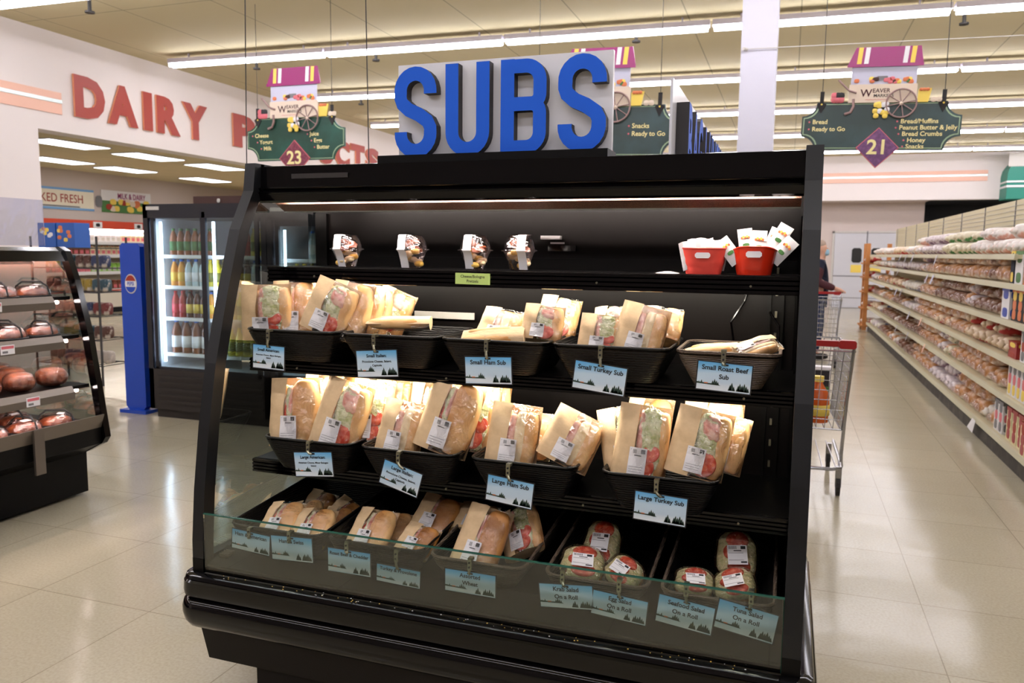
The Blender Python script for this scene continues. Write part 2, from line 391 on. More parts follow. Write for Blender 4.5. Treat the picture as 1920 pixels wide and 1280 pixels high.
# fluorescent rows: end points measured for the lamps' height
def fixture_row(A, B, n_from, name_label, zc=4.03):
    A = Vector(A); B = Vector(B); d = (B-A).normalized(); L = 2.44; pitch = L+.03
    proto = None
    ang = math.atan2(d.y, d.x)
    k = 0
    while k*pitch < (B-A).length:
        if proto is None:
            t = thing('fluorescent_fixture', name_label, 'ceiling light', (0, 0, 0), name_label.split(' hanging')[0]+' group', world=False)
            MB().box(0, L, -.06, .06, .05, .11, M['housing']).box(.3, .32, -.01, .01, .11, .17, M['housing']).box(L-.32, L-.3, -.01, .01, .11, .17, M['housing']).build('housing', t)
            for s in (-1, 1): MB().cyl((.02, s*.035, .025), (L-.02, s*.035, .025), .024, M['tube'], 8).build('lamp_tube', t)
            proto = t; o = t
        else: o = dup(proto)
        p = A+d*(k*pitch); o.location = (p.x, p.y, zc); o.rotation_euler = (0, 0, ang); k += 1
rows = [((-8.3, 6.4, 0), (5, 6.75, 0), 'first ceiling row'), ((-8.35, 9.16, 0), (5, 9.78, 0), 'second ceiling row'), ((-7.75, 11.87, 0), (6, 12.8, 0), 'third ceiling row'),
        ((-8.3, 14.74, 0), (6, 15.75, 0), 'fourth ceiling row'), ((-8.3, 17.8, 0), (7, 18.9, 0), 'fifth ceiling row'), ((-8.3, 20.9, 0), (7, 21.9, 0), 'farthest ceiling row')]
for A, B, nm in rows: fixture_row(A, B, 0, 'white fluorescent strip light in the %s hanging from beige ceiling' % nm)
for yy in (3.4, .4, -2.6): fixture_row((-8.3, yy, 0), (6, yy+.3, 0), 0, 'fluorescent strip light %s hanging from beige ceiling' % {3.4: 'straight above the open case', .4: 'directly over the viewpoint', -2.6: 'in the row behind the viewpoint'}[yy])
# sprinkler heads and aisle cable
for i, (u, v, zz) in enumerate(((168, 14, 4.1), (481, 122, 4.1), (705, 106, 4.1), (1193, 70, 4.1), (1808, 36, 4.1), (677, 190, 4.1))):
    p = atZ(u, v, zz)
    tag(MB().cyl(p+Vector((0, 0, -.04)), p+Vector((0, 0, .1)), .02, M['wire'], 8).cyl(p+Vector((0, 0, -.06)), p+Vector((0, 0, -.04)), .05, M['wire'], 10).build('sprinkler_head', org=p),
        'small dark sprinkler head under the beige ceiling', 'sprinkler', 'sprinkler heads on the ceiling')
tr = [(127, 271), (110, 302), (280, 295), (237, 319), (405, 314), (386, 338)]
for i, (u, v) in enumerate(tr):
    p = atZ(u, v, 3.25)
    o = MB().box(-.3, .3, -.61, .61, 0, .02, M['troffer']).box(-.32, .32, -.63, .63, .004, .021, M['housing']).build('troffer_light'); o.location = (p.x, p.y, 3.248)
    tag(o, 'recessed square-ended troffer light in the dairy room ceiling', 'ceiling light', 'troffer lights in the dairy room')
p = atX(437, 310, -8.3)
# red DAIRY PRODUCTS letters on the left wall (reads along +Y)
def wall_letters(txt, ys, z0, hgt, prefix):
    for ch, yc, wd_ in ys:
        vs, fs = text_geo(ch, 1, .03, .058, 'CENTER')
        xs = [v.x for v in vs]; zs = [v.y for v in vs]; cx = (min(xs)+max(xs))/2; cy = (min(zs)+max(zs))/2
        sx = wd_/(max(xs)-min(xs)); sy = hgt/(max(zs)-min(zs))
        X = Matrix(((0, 0, 1, LX+.005), (sx, 0, 0, yc-cx*sx), (0, sy, 0, z0+hgt/2-cy*sy), (0, 0, 0, 1)))
        mb = MB(); fr = [f for f in fs if all(vs[i].z > .029 for i in f)]; fo = [f for f in fs if not all(vs[i].z > .029 for i in f)]
        mb.add(vs, fr, M['red'], X); mb.add(vs, fo, M['redside'], X)
        o = mb.build('wall_letter', org=(LX, yc, z0))
        tag(o, {'D': 'large red letter D on the white wall, first of the sign'}.get(ch, 'large red letter %s of the sign on the left white wall' % ch) + prefix[0], 'letter')
        prefix = prefix[1:] or ['']
def Y9(u, v): return atX(u, v, LX).y
wall_letters('', [(c, (Y9(a, b)+Y9(d, e))/2, Y9(d, e)-Y9(a, b)) for c, a, b, d, e in (('D', 136, 180, 194, 200), ('A', 200, 220, 256, 230), ('I', 266, 215, 283, 220), ('R', 291, 220, 335, 235), ('Y', 340, 225, 386, 230))], 3.2, .54, ['', '', '', ', in the first word', ''])
y0 = Y9(434, 250); y1 = Y9(694, 300); step = (y1-y0-.25)/7
wall_letters('', [(c, y0+.3+i*step, .58) for i, c in enumerate('PRODUCTS')], 3.22, .54, ['', ', after the letter P', '', ', second word', '', '', '', ''])

# ---------------------------------------------------------------- the refrigerated sub case
XL, XR = -1.79, .075
case = thing('display_case', 'tall black open-front refrigerated display case full of bagged subs', 'display case', ((XL+XR)/2, 2.4, 0))
FP = [(2.30, 1.795), (2.285, 1.70), (2.208, 1.566), (2.131, 1.336), (2.070, 1.129), (2.028, .924), (1.997, .719), (1.982, .56), (1.98, .44)]
for s, x0, x1 in (('l', XL, XL+.042), ('r', XR-.045, XR)):
    fr = MB()
    outer = FP; inner = [(y+.05, z) for y, z in FP]
    for i in range(len(FP)-1):
        a, b, c, d = outer[i], outer[i+1], inner[i+1], inner[i]
        fr.prism([a, b, c, d], x0, x1, M['frame'], 'x')
    fr.box(x0, x1, 2.33, 2.85, 1.74, 1.795, M['frame']); fr.box(x0, x1, 2.72, 2.85, .44, 1.74, M['frame']); fr.box(x0, x1, 1.98, 2.85, .42, .50, M['blackm'])
    fr.build('end_frame', case)
# left glass, right solid liner
gp = [(y+.04, z) for y, z in FP[1:]]+[(2.73, .45), (2.73, 1.75), (2.34, 1.75)]
MB().prism(gp, XL+.018, XL+.024, M['glass'], 'x').build('side_glass', case)
sp = MB().prism(gp, XR-.03, XR-.02, M['liner'], 'x')
for y in (2.60, 2.64): sp.box(XR-.045, XR-.03, y, y+.012, .5, 1.62, M['black'])
sp.build('side_liner', case)
MB().box(XL+.03, XR-.03, 2.68, 2.84, .44, 1.78, M['blackm']).box(XL+.05, XR-.05, 2.675, 2.68, .5, 1.64, M['liner']).box(-1.5, XR-.05, 2.66, 2.675, 1.44, 1.48, M['blackm']).build('back_panel', case)
# vertical wall standards with hooks on the back
ps = MB()
for x in (-.02, -.06): ps.box(x, x+.012, 2.655, 2.67, .55, 1.6, M['blackm'])
for i in range(14): ps.box(-.035, -.028, 2.645, 2.66, .6+i*.07, .62+i*.07, M['metal'])
ps.build('shelf_standard', case)
# inner post at the back left
MB().box(-1.75, -1.70, 2.66, 2.70, .5, 1.64, M['blackm']).build('corner_post', case)
c = MB()
can = [(2.33, 1.785), (2.325, 1.715), (2.312, 1.71), (2.320, 1.702), (2.312, 1.695), (2.316, 1.69), (2.322, 1.668), (2.340, 1.662), (2.346, 1.692), (2.42, 1.70), (2.70, 1.70), (2.84, 1.74), (2.84, 1.79), (2.40, 1.795)]
c.prism(can, XL+.03, XR-.035, M['black'], 'x')
c.build('canopy', case, smooth=20)
MB().prism([(2.385, 1.660), (2.44, 1.636), (2.445, 1.642), (2.39, 1.668)], XL+.06, XR-.05, M['honey'], 'x').prism([(2.435, 1.634), (2.445, 1.634), (2.445, 1.644), (2.435, 1.642)], XL+.06, XR-.05, M['silver'], 'x').build('air_duct_screen', case)
MB().box(-1.62, -1.40, 2.323, 2.328, 1.742, 1.758, M['vent']).build('nameplate', case)
MB().cyl((-1.68, 2.368, 1.678), (-.0, 2.368, 1.678), .007, M['canopylamp'], 8).build('canopy_lamp', case)
# shelves
def shelf(y0, z, lip, lamp, x0=-1.742, x1=.035):
    sh = MB().box(x0, x1, y0, 2.68, z-.014, z, M['blackm'])
    sho = sh.build('shelf', case); W0 = Vector(case['_w'])
    l = MB(); n = 4; pr = [(y0-.004, z+.001)]
    for i in range(n):
        za = z-lip*i/n; zb = z-lip*(i+1)/n
        pr += [(y0-.008, za-.002), (y0-.008, zb+.003), (y0-.002, zb+.001)]
    pr += [(y0+.012, z-lip), (y0+.012, z+.001)]
    l.prism(pr, x0, x1, M['black'], 'x')
    for xx in (-1.55, -1.0, -.55, -.1): l.cyl((xx, y0-.0095, z-lip*.55), (xx, y0-.006, z-lip*.55), .0035, M['metal'], 8)
    l.build('shelf_lip', sho, W0)
    if lamp:
        MB().cyl((x0+.05, y0+.030, z-.030), (x1-.05, y0+.030, z-.030), .011, M['caselamp'], 8).build('shelf_lamp', sho, W0)
    br = MB()
    for xx in (x0+.003, x1-.006): br.prism([(y0+.02, z-.015), (2.67, z-.07), (2.67, z-.015)], xx, xx+.003, M['blackm'], 'x')
    br.build('shelf_bracket', sho, W0)
shelf(2.352, 1.440, .055, True)
shelf(2.240, 1.128, .045, True)
shelf(2.240, .772, .047, False)
MB().box(-1.742, .035, 2.62, 2.625, 1.045, 1.075, M['metal']).build('rear_slot_rail', case)
# deck tray and front
MB().box(XL+.03, XR-.03, 1.99, 2.70, .455, .470, M['deck']).prism([(2.0, .47), (2.02, .47), (2.10, .50), (2.10, .505), (2.0, .475)], XL+.04, XR-.04, M['deck'], 'x').build('deck_pan', case)
gr = MB()
for i in range(60): gr.box(-1.735, -1.70, 2.04+i*.011, 2.045+i*.011, .472, .50, M['wicker'])
gr.build('return_air_grille', case)
g = MB().box(XL+.045, XR-.045, 1.984, 1.990, .452, .652, M['glass'])
g.box(XL+.045, XR-.045, 1.983, 1.991, .6495, .653, M['glassedge']).box(XR-.047, XR-.045, 1.984, 1.990, .455, .649, M['glassedge'])
g.build('front_glass', case)
cr = MB(); random.seed(3)
for i in range(70):
    x = random.uniform(XL+.1, XR-.1); y = random.uniform(1.958, 1.982); s = random.uniform(.0008, .0024)
    cr.box(x, x+s*1.6, y, y+s, .4565, .4565+s*.5, M['cheese'] if i % 3 else M['white'])
o = cr.build('crumbs', org=((XL+XR)/2, 1.97, .4565)); o['kind'] = 'stuff'; o['label'] = 'pale bread crumbs along the black front ledge below the glass'; o['category'] = 'crumbs'
# bumper swept around left, front, right
def sweep(prof, mt, x0, x1, y0, y1, R, mb):
    pts = []
    pts.append((x0, y1, -1, 0))
    for k in range(7):
        a = math.pi+math.pi/2*k/6; pts.append((x0+R+R*math.cos(a), y0+R+R*math.sin(a), math.cos(a), math.sin(a)))
    for k in range(7):
        a = 1.5*math.pi+math.pi/2*k/6; pts.append((x1-R+R*math.cos(a), y0+R+R*math.sin(a), math.cos(a), math.sin(a)))
    pts.append((x1, y1, 1, 0)); v = []; n = len(prof)
    for (x, y, nx, ny) in pts:
        for (o_, z) in prof: v.append((x+nx*o_, y+ny*o_, z))
    f = [(i*n+j, (i+1)*n+j, (i+1)*n+j+1, i*n+j+1) for i in range(len(pts)-1) for j in range(n-1)]
    mb.add(v, f, mt)
b1 = MB(); up = [(-.02, .456), (.002, .456), (.006, .452), (.010, .456), (.020, .455), (.032, .450), (.036, .440), (.034, .436), (.040, .430), (.042, .40), (.040, .385), (.03, .376), (-.03, .376)]
sweep(up, M['black'], XL, XR, 1.985, 2.85, .02, b1); b1.box(XL, XR, 1.985, 2.85, .375, .45, M['black']); b1.build('upper_bumper', case, smooth=35)
b2 = MB(); lo = [(-.03, .376), (.034, .374), (.046, .365), (.052, .345), (.052, .325), (.046, .30), (.034, .282), (.015, .272), (-.05, .268)]
sweep(lo, M['black'], XL, XR, 1.985, 2.85, .03, b2); b2.build('lower_bumper', case, smooth=60)
MB().prism([(1.998, .27), (2.035, .13), (2.85, .13), (2.85, .38), (2.01, .38)], XL+.005, XR-.005, M['lower'], 'x').build('lower_body', case)
MB().box(-1.62, -.10, 2.07, 2.8, 0, .13, M['lower']).build('pedestal', case)
pw = MB()
for xx, py in ((459, 462), (686, 692)):
    A = atY(xx, 0, 2.86); B = atY(py, 305, 2.86)
    A = B+(A-B)*((CZ-B.z)/(A.z-B.z)); B = B+(B-A).normalized()*0; B.z = 1.795
    tag(MB().cyl(B, A, .0022, M['wire'], 6).build('suspension_cord', org=B), 'thin dark cord rising to the ceiling %s' % ('beside the tall letters sign' if xx > 500 else 'from the left corner of the black case'), 'cord')
cd = MB().tube([(-.11, 2.66, 1.42), (-.13, 2.655, 1.35), (-.17, 2.65, 1.28), (-.16, 2.655, 1.22)], .004, M['black'], 6).tube([(-.05, 2.6, 1.32), (-.02, 2.57, 1.28), (-.02, 2.56, 1.2), (-.06, 2.6, 1.14), (-.10, 2.62, 1.13)], .004, M['black'], 6).build('power_cable', case)
# price rail strip and thermostat bits on the back
MB().box(-1.32, -1.078, 2.655, 2.66, 1.252, 1.277, M['pale']).build('grey_rail_strip', case)
tb = MB().box(-.80, -.70, 2.655, 2.67, 1.505, 1.525, M['black']).box(-.82, -.75, 2.63, 2.655, 1.545, 1.558, M['white']).box(-.79, -.74, 2.65, 2.655, 1.53, 1.536, M['white'])
tb.build('thermometer_holder', case)

# ---------------------------------------------------------------- SUBS sign
sg = thing('letter_sign', 'SUBS sign with big blue letters on a white board atop the case', 'sign', (-.9, 2.42, 1.79))
MB().box(-1.302, -.527, 2.35, 2.47, 1.786, 1.812, M['blackm']).build('sign_base', sg)
MB().box(-1.259, -.531, 2.42, 2.44, 1.812, 2.113, M['board']).build('sign_board', sg)
def stroke(path, wd_, closed=False):
    P = [Vector((p[0], p[1])) for p in path]; L = []; R_ = []; n = len(P)
    for i in range(n):
        a = P[(i-1) % n] if closed or i > 0 else P[i]; b = P[(i+1) % n] if closed or i < n-1 else P[i]
        d = (b-a).normalized(); nrm = Vector((-d.y, d.x)); L.append(P[i]+nrm*wd_/2); R_.append(P[i]-nrm*wd_/2)
    return L, R_
def stroke_mb(mb, path, wd_, y0, y1, face, side, ox, oz, closed=False):
    L, R_ = stroke(path, wd_, closed); n = len(L); v = []
    for y in (y0, y1):
        for q in L+R_: v.append((ox+q.x, y, oz+q.y))
    rng = range(n if closed else n-1)
    fr = [(i, (i+1) % n, n+(i+1) % n, n+i) for i in rng]
    mb.add(v, fr, face)
    b = 2*n
    sd = [(i, i+b, (i+1) % n+b, (i+1) % n) for i in rng]+[(n+i, n+(i+1) % n, n+(i+1) % n+b, n+i+b) for i in rng]
    if not closed: sd += [(0, n, n+b, b), (n-1, n-1+b, 2*n-1+b, 2*n-1)]
    mb.add(v, sd, side)
def arc(cx, cy, rx, ry, a0, a1, n=10): return [(cx+rx*math.cos(math.radians(a0+(a1-a0)*i/n)), cy+ry*math.sin(math.radians(a0+(a1-a0)*i/n))) for i in range(n+1)]
W_, Hh, S_ = .152, .292, .045
def S_path():
    r = (W_-S_)/2; cx = W_/2; t = Hh-S_/2
    p = [(W_-S_/2, Hh*.70), (W_-S_/2, t-r)]+arc(cx, t-r, r, r, 8, 172)+[(S_/2, t-r-.008), (S_/2, Hh*.66)]
    p += [(S_/2+.006, Hh*.60), (S_/2+.03, Hh*.53), (W_/2+.012, Hh*.475), (W_-S_/2-.010, Hh*.40), (W_-S_/2, Hh*.33)]
    p += [(W_-S_/2, S_/2+r)]+arc(cx, S_/2+r, r, r, -8, -172)+[(S_/2, S_/2+r), (S_/2, Hh*.29)]
    return p
r_ = (W_-S_)/2
for nm, x0 in (('S', -1.256), ('U', -1.072), ('B', -.882), ('S', -.694)):
    L = MB(); zz = 1.806 if x0 < -.7 else 1.808
    args = (2.385, 2.42, M['blue'], M['dside'], x0, zz)
    if nm == 'S': stroke_mb(L, S_path(), S_, *args)
    if nm == 'U': stroke_mb(L, [(S_/2, Hh), (S_/2, S_/2+r_+.005)]+arc(W_/2, S_/2+r_, r_, r_, 180, 360, 14)+[(W_-S_/2, S_/2+r_+.005), (W_-S_/2, Hh)], S_, *args)
    if nm == 'B':
        stroke_mb(L, [(S_/2, 0), (S_/2, Hh)], S_, *args)
        rr = .045; t = Hh-S_/2; m_ = Hh*.53
        args = (2.3845, 2.42)+args[2:]
        stroke_mb(L, [(S_*.8, t), (W_-S_/2-rr, t)]+arc(W_-S_/2-rr, t-rr, rr, rr, 85, 5, 7)+[(W_-S_/2, t-rr), (W_-S_/2, m_+.03)]+arc(W_-S_/2-.028, m_+.028, .028, .028, -10, -80, 5)+[(W_-S_/2-.03, m_), (S_*.8, m_)], S_*.94, *args)
        args = (2.3840, 2.42)+args[2:]
        stroke_mb(L, [(S_*.8, m_), (W_-S_/2-.03, m_)]+arc(W_-S_/2-.028, m_-.028, .028, .028, 80, 10, 5)+[(W_-S_/2, m_-.03), (W_-S_/2, S_/2+rr)]+arc(W_-S_/2-rr, S_/2+rr, rr, rr, -5, -85, 7)+[(W_-S_/2-rr, S_/2), (S_*.8, S_/2)], S_*.94, *args)
    L.build('letter', sg)

# ---------------------------------------------------------------- trays
def wave_bump(mt, scale, st):
    nt = mt.node_tree; b = nt.nodes['Principled BSDF']; tc = nt.nodes.new('ShaderNodeTexCoord'); wv = nt.nodes.new('ShaderNodeTexWave')
    wv.bands_direction = 'Z'; wv.inputs['Scale'].default_value = scale; wv.inputs['Distortion'].default_value = 3; wv.inputs['Detail Scale'].default_value = 2
    nt.links.new(tc.outputs['Object'], wv.inputs['Vector']); bp = nt.nodes.new('ShaderNodeBump'); bp.inputs['Strength'].default_value = st; bp.inputs['Distance'].default_value = .003
    nt.links.new(wv.outputs['Fac'], bp.inputs['Height']); nt.links.new(bp.outputs['Normal'], b.inputs['Normal'])
wave_bump(M['bin'], 45, .5); wave_bump(M['wicker'], 60, 1); wave_bump(M['wickerin'], 60, 1)
def rrect(x0, x1, y0, y1, r, z, n=5):
    out = []
    for cx, cy, a in ((x1-r, y1-r, 0), (x0+r, y1-r, 90), (x0+r, y0+r, 180), (x1-r, y0+r, 270)):
        for k in range(n): t = math.radians(a+90*k/(n-1)); out.append((cx+r*math.cos(t), cy+r*math.sin(t), z))
    return out
def loft(mb, rings, mt, cap=True):
    n = len(rings[0]); v = [p for r in rings for p in r]
    f = [(i*n+k, i*n+(k+1) % n, (i+1)*n+(k+1) % n, (i+1)*n+k) for i in range(len(rings)-1) for k in range(n)]
    mb.add(v, f, mt)
    if cap: mb.add(rings[-1], [tuple(range(n))], mt)
def tray(x0, x1, y0, y1, zr, zb, label, group=None, wicker=False, zback=None, iy=.035, ix=.05):
    t = thing('wicker_basket' if wicker else 'serving_tray', label, 'basket' if wicker else 'tray', ((x0+x1)/2, (y0+y1)/2, zb), group)
    zk = zr if zback is None else zback
    def sk(ring):  # raise towards the back
        return [(x, y, z+(zk-zr)*max(0, min(1, (y-y0)/(y1-y0)))) for x, y, z in ring]
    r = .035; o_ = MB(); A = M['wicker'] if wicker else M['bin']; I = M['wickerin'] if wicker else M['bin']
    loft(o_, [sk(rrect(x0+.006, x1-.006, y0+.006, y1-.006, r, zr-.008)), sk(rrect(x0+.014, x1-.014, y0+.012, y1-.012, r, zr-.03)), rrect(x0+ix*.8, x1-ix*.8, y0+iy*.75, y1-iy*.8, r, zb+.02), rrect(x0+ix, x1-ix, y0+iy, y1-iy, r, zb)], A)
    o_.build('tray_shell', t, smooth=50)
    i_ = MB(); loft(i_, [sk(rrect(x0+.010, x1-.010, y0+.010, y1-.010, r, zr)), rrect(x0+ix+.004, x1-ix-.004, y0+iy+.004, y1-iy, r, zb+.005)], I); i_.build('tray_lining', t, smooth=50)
    k = MB(); rr = .0055 if wicker else .0042
    ring = sk(rrect(x0+.006, x1-.006, y0+.006, y1-.006, r, zr)); n = len(ring)
    for a in range(n): k.cyl(ring[a], ring[(a+1) % n], rr, M['wicker'] if wicker else M['binrim'], 7, caps=False)
    k.build('rim', t, smooth='all')
    return t
for (x0, x1), nm in zip(((-1.722, -1.368), (-1.356, -1.008), (-1.002, -.655), (-.647, -.298)), ('Small American', 'Small Italian', 'Small Ham Sub', 'Small Turkey Sub')):
    tray(x0, x1, 2.17, 2.52, 1.235, 1.133, 'black plastic tray on the upper bread shelf with the %s card' % nm)
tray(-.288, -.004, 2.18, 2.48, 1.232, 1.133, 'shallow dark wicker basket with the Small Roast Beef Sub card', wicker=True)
for (x0, x1), nm in zip(((-1.632, -1.288), (-1.266, -.925), (-.887, -.548), (-.482, -.147)), ('Large American', 'Large Italian', 'Large Ham Sub', 'Large Turkey Sub')):
    tray(x0, x1, 2.13, 2.47, .882, .777, 'black plastic tray on the middle shelf with the %s card' % nm)
tray(-1.712, -1.352, 2.05, 2.60, .600, .512, 'left end tray in the bottom deck above the Ham cards', zback=.64)
tray(-1.342, -.995, 2.05, 2.60, .600, .512, 'bottom deck tray above the Roast Beef and Turkey cards', zback=.64)
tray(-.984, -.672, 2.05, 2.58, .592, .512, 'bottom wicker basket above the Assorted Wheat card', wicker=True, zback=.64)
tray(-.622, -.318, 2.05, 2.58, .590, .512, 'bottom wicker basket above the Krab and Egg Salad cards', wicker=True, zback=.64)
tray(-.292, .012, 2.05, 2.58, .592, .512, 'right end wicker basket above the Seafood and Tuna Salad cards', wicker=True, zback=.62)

# ---------------------------------------------------------------- price cards
def card(tl, tr_, bl, Y, lines, clip_px, label, sizes, rimz):
    A, B, C = atY(*tl, Y), atY(*tr_, Y), atY(*bl, Y)
    w_ = (B-A).length; h_ = (C-A).length; r = (B-A).normalized(); u = Vector((0, 0, 1)); u = (u-r*u.dot(r)).normalized()
    c0 = A-u*h_                                   # bottom left
    # lean the card slightly
    top = A+r*w_/2
    t = thing('price_card', label, 'card', top, 'clip-on winter scene price cards')
    X = frame(top, r, u); mb = MB()
    X0 = X.copy()
    def rect(x0, x1, y0, y1, z, mt): mb.add([(x0, y0, z), (x1, y0, z), (x1, y1, z), (x0, y1, z)], [(0, 1, 2, 3)], mt, X)
    mb.box(-w_/2-.003, w_/2+.003, -h_-.003, .003, -.0015, 0, M['ink'], X)
    rect(-w_/2, w_/2, -h_, 0, .0004, M['cardsky'])
    random.seed(len(lines[0])*7+int(tl[0]))
    def tree(x, y, s, k=M['tree']):
        mb.add([(x-s*.32, y, .0008), (x+s*.32, y, .0008), (x, y+s, .0008)], [(0, 1, 2)], k, X)
    zb = -h_*.80
    mb.add([(-w_*.5, zb, .0007), (-w_*.05, zb-.001, .0007), (-w_*.12, zb+.004, .0007), (-w_*.3, zb+.003, .0007), (-w_*.5, zb+.005, .0007)], [(0, 1, 2, 3, 4)], M['tree'], X)
    mb.add([(-w_*.36, zb+.002, .0009), (-w_*.29, zb+.002, .0009), (-w_*.29, zb+.0045, .0009), (-w_*.36, zb+.0045, .0009)], [(0, 1, 2, 3)], M['orange'], X)
    for x, s in ((-.46, .09), (-.41, .13), (-.2, .14), (-.165, .19), (-.13, .15), (-.1, .11), (.13, .19), (.16, .26), (.2, .15), (.28, .2), (.31, .26), (.35, .22), (.39, .27), (.43, .2), (.46, .14)):
        tree(w_*x, zb-(.012 if x > .1 else 0)*h_/.08, s*h_*1.15)
    yy = -h_*.2
    for s_, sz in zip(lines, sizes):
        mb.text(s_, sz, M['ink'], X @ Matrix.Translation((0, yy, .0012)), bold=.022, squash=1.02)
        yy -= sz*1.28
    rect(-.009, .009, -.0065, -.0015, .0014, M['ink'])
    mb.build('card_face', t)
    # metal clip strap from the tray rim to the card
    cp = atY(*clip_px, Y); k = MB(); e = Vector((top.x, Y-.004, top.z-.004))
    k.box(cp.x-.006, cp.x+.006, Y-.004, Y, cp.z-.03, cp.z+.004, M['metal']).cyl((cp.x, Y-.007, cp.z-.006), (cp.x, Y-.003, cp.z-.006), .003, M['ink'], 8).cyl((cp.x, Y-.007, cp.z-.02), (cp.x, Y-.003, cp.z-.02), .003, M['ink'], 8)
    k.tube([(cp.x, Y-.004, cp.z-.028), ((cp.x+e.x)/2, Y-.007, (cp.z-.03+e.z)/2), e], .0042, M['metal'], 6)
    k.box(cp.x-.007, cp.x+.007, Y, Y+.018, cp.z-.002, cp.z+.006, M['metal'])
    k.build('clip', t)
M['tree'] = mat('printed_trees', (46, 66, 56), .5)
def C3(a, b, c, d=None): return [a, b, c]
S1 = [.015, .0105, .0105]; S2 = [.0175, .0175]
Yb, Ym, Yd = 2.155, 2.115, 2.036
card((475, 645), (533, 651), (477, 688), Yb, ['Small American:', 'American Cheese, Minor Bologna,', 'Salami'], (503, 621), 'blue price card reading Small American on the upper left tray', [.013, .007, .007], 0)
card((668, 658), (743, 656), (667, 706), Yb, ['Small Italian:', 'Provolone Cheese, Salami,', 'Capicola'], (701, 630), 'blue price card reading Small Italian on the second upper tray', [.014, .0095, .0095], 0)
card((872, 669), (958, 670), (874, 718), Yb, ['Small Ham Sub'], (912, 640), 'blue price card reading Small Ham Sub on the third upper tray', [.0185], 0)
card((1080, 675), (1176, 692), (1074, 725), Yb, ['Small Turkey Sub'], (1126, 652), 'tilted blue price card reading Small Turkey Sub', [.0185], 0)
card((1310, 676), (1411, 687), (1303, 727), Yb, ['Small Roast Beef', 'Sub'], (1357, 660), 'blue price card reading Small Roast Beef Sub on the wicker basket', [.0175, .0175], 0)
card((551, 848), (621, 848), (556, 892), Ym, ['Large American:', 'American Cheese, Minor Bologna', 'Salami'], (578, 830), 'blue price card reading Large American on the middle left tray', [.014, .008, .008], 0)
card((722, 861), (792, 890), (714, 904), Ym, ['Large Italian:', 'Provolone Cheese, Salami,', 'Capicola'], (747, 850), 'steeply tilted blue price card reading Large Italian', [.015, .0095, .0095], 0)
card((916, 889), (1001, 908), (908, 934), Ym, ['Large Ham Sub'], (953, 873), 'tilted blue price card reading Large Ham Sub', [.0185], 0)
card((1192, 920), (1289, 936), (1184, 970), Ym, ['Large Turkey Sub'], (1231, 903), 'blue price card reading Large Turkey Sub on the rightmost middle tray', [.0175], 0)
card((436, 990), (506, 1006), (443, 1026), Yd+.004, ['Ham & American'], (467, 992), 'leftmost blue price card on the bottom deck reading Ham & American', [.0172], 0)
card((508, 1003), (584, 1010), (513, 1047), Yd, ['Ham & Swiss'], (542, 1000), 'blue price card reading Ham & Swiss behind the front glass', [.0172], 0)
card((615, 1026), (694, 1038), (619, 1069), Yd, ['Roast Beef & Cheddar'], (650, 1018), 'blue price card reading Roast Beef & Cheddar', [.0148], 0)
card((707, 1056), (788, 1072), (716, 1087), Yd, ['Turkey & Provolone'], (743, 1034), 'blue price card reading Turkey & Provolone', [.0148], 0)
card((835, 1065), (929, 1080), (835, 1105), Yd, ['Assorted', 'Wheat'], (881, 1050), 'blue price card reading Assorted Wheat on the deck basket', [.0172, .0172], 0)
card((1011, 1093), (1110, 1099), (1018, 1136), Yd, ['Krab Salad', 'On a Roll'], (1055, 1072), 'blue price card reading Krab Salad On a Roll', [.0172, .0172], 0)
card((1113, 1105), (1215, 1129), (1115, 1149), Yd, ['Egg Salad', 'On a Roll'], (1161, 1090), 'blue price card reading Egg Salad On a Roll', [.0172, .0172], 0)
card((1237, 1113), (1341, 1141), (1223, 1160), Yd, ['Seafood Salad', 'On a Roll'], (1287, 1098), 'blue price card reading Seafood Salad On a Roll', [.0172, .0172], 0)
card((1350, 1122), (1460, 1155), (1335, 1172), Yd, ['Tuna Salad', 'On a Roll'], (1409, 1112), 'rightmost tilted blue price card reading Tuna Salad On a Roll', [.0172, .0172], 0)
a = atY(854, 511, 2.338); b = atY(919, 513, 2.338)
mb = MB(); X = frame((a+b)/2, b-a, (0, 0, 1)); w2 = (b-a).length/2
mb.box(-w2, w2, -.036, 0, 0, .001, M['lime'], X).text('Cheese/Bologna', .0128, M['ink'], X @ Matrix.Translation((0, -.011, .0014)), bold=.01).text('Pretzels', .0128, M['ink'], X @ Matrix.Translation((0, -.026, .0014)), bold=.01)
tag(mb.build('shelf_card', org=(a+b)/2), 'lime green shelf card reading Cheese/Bologna Pretzels', 'card')

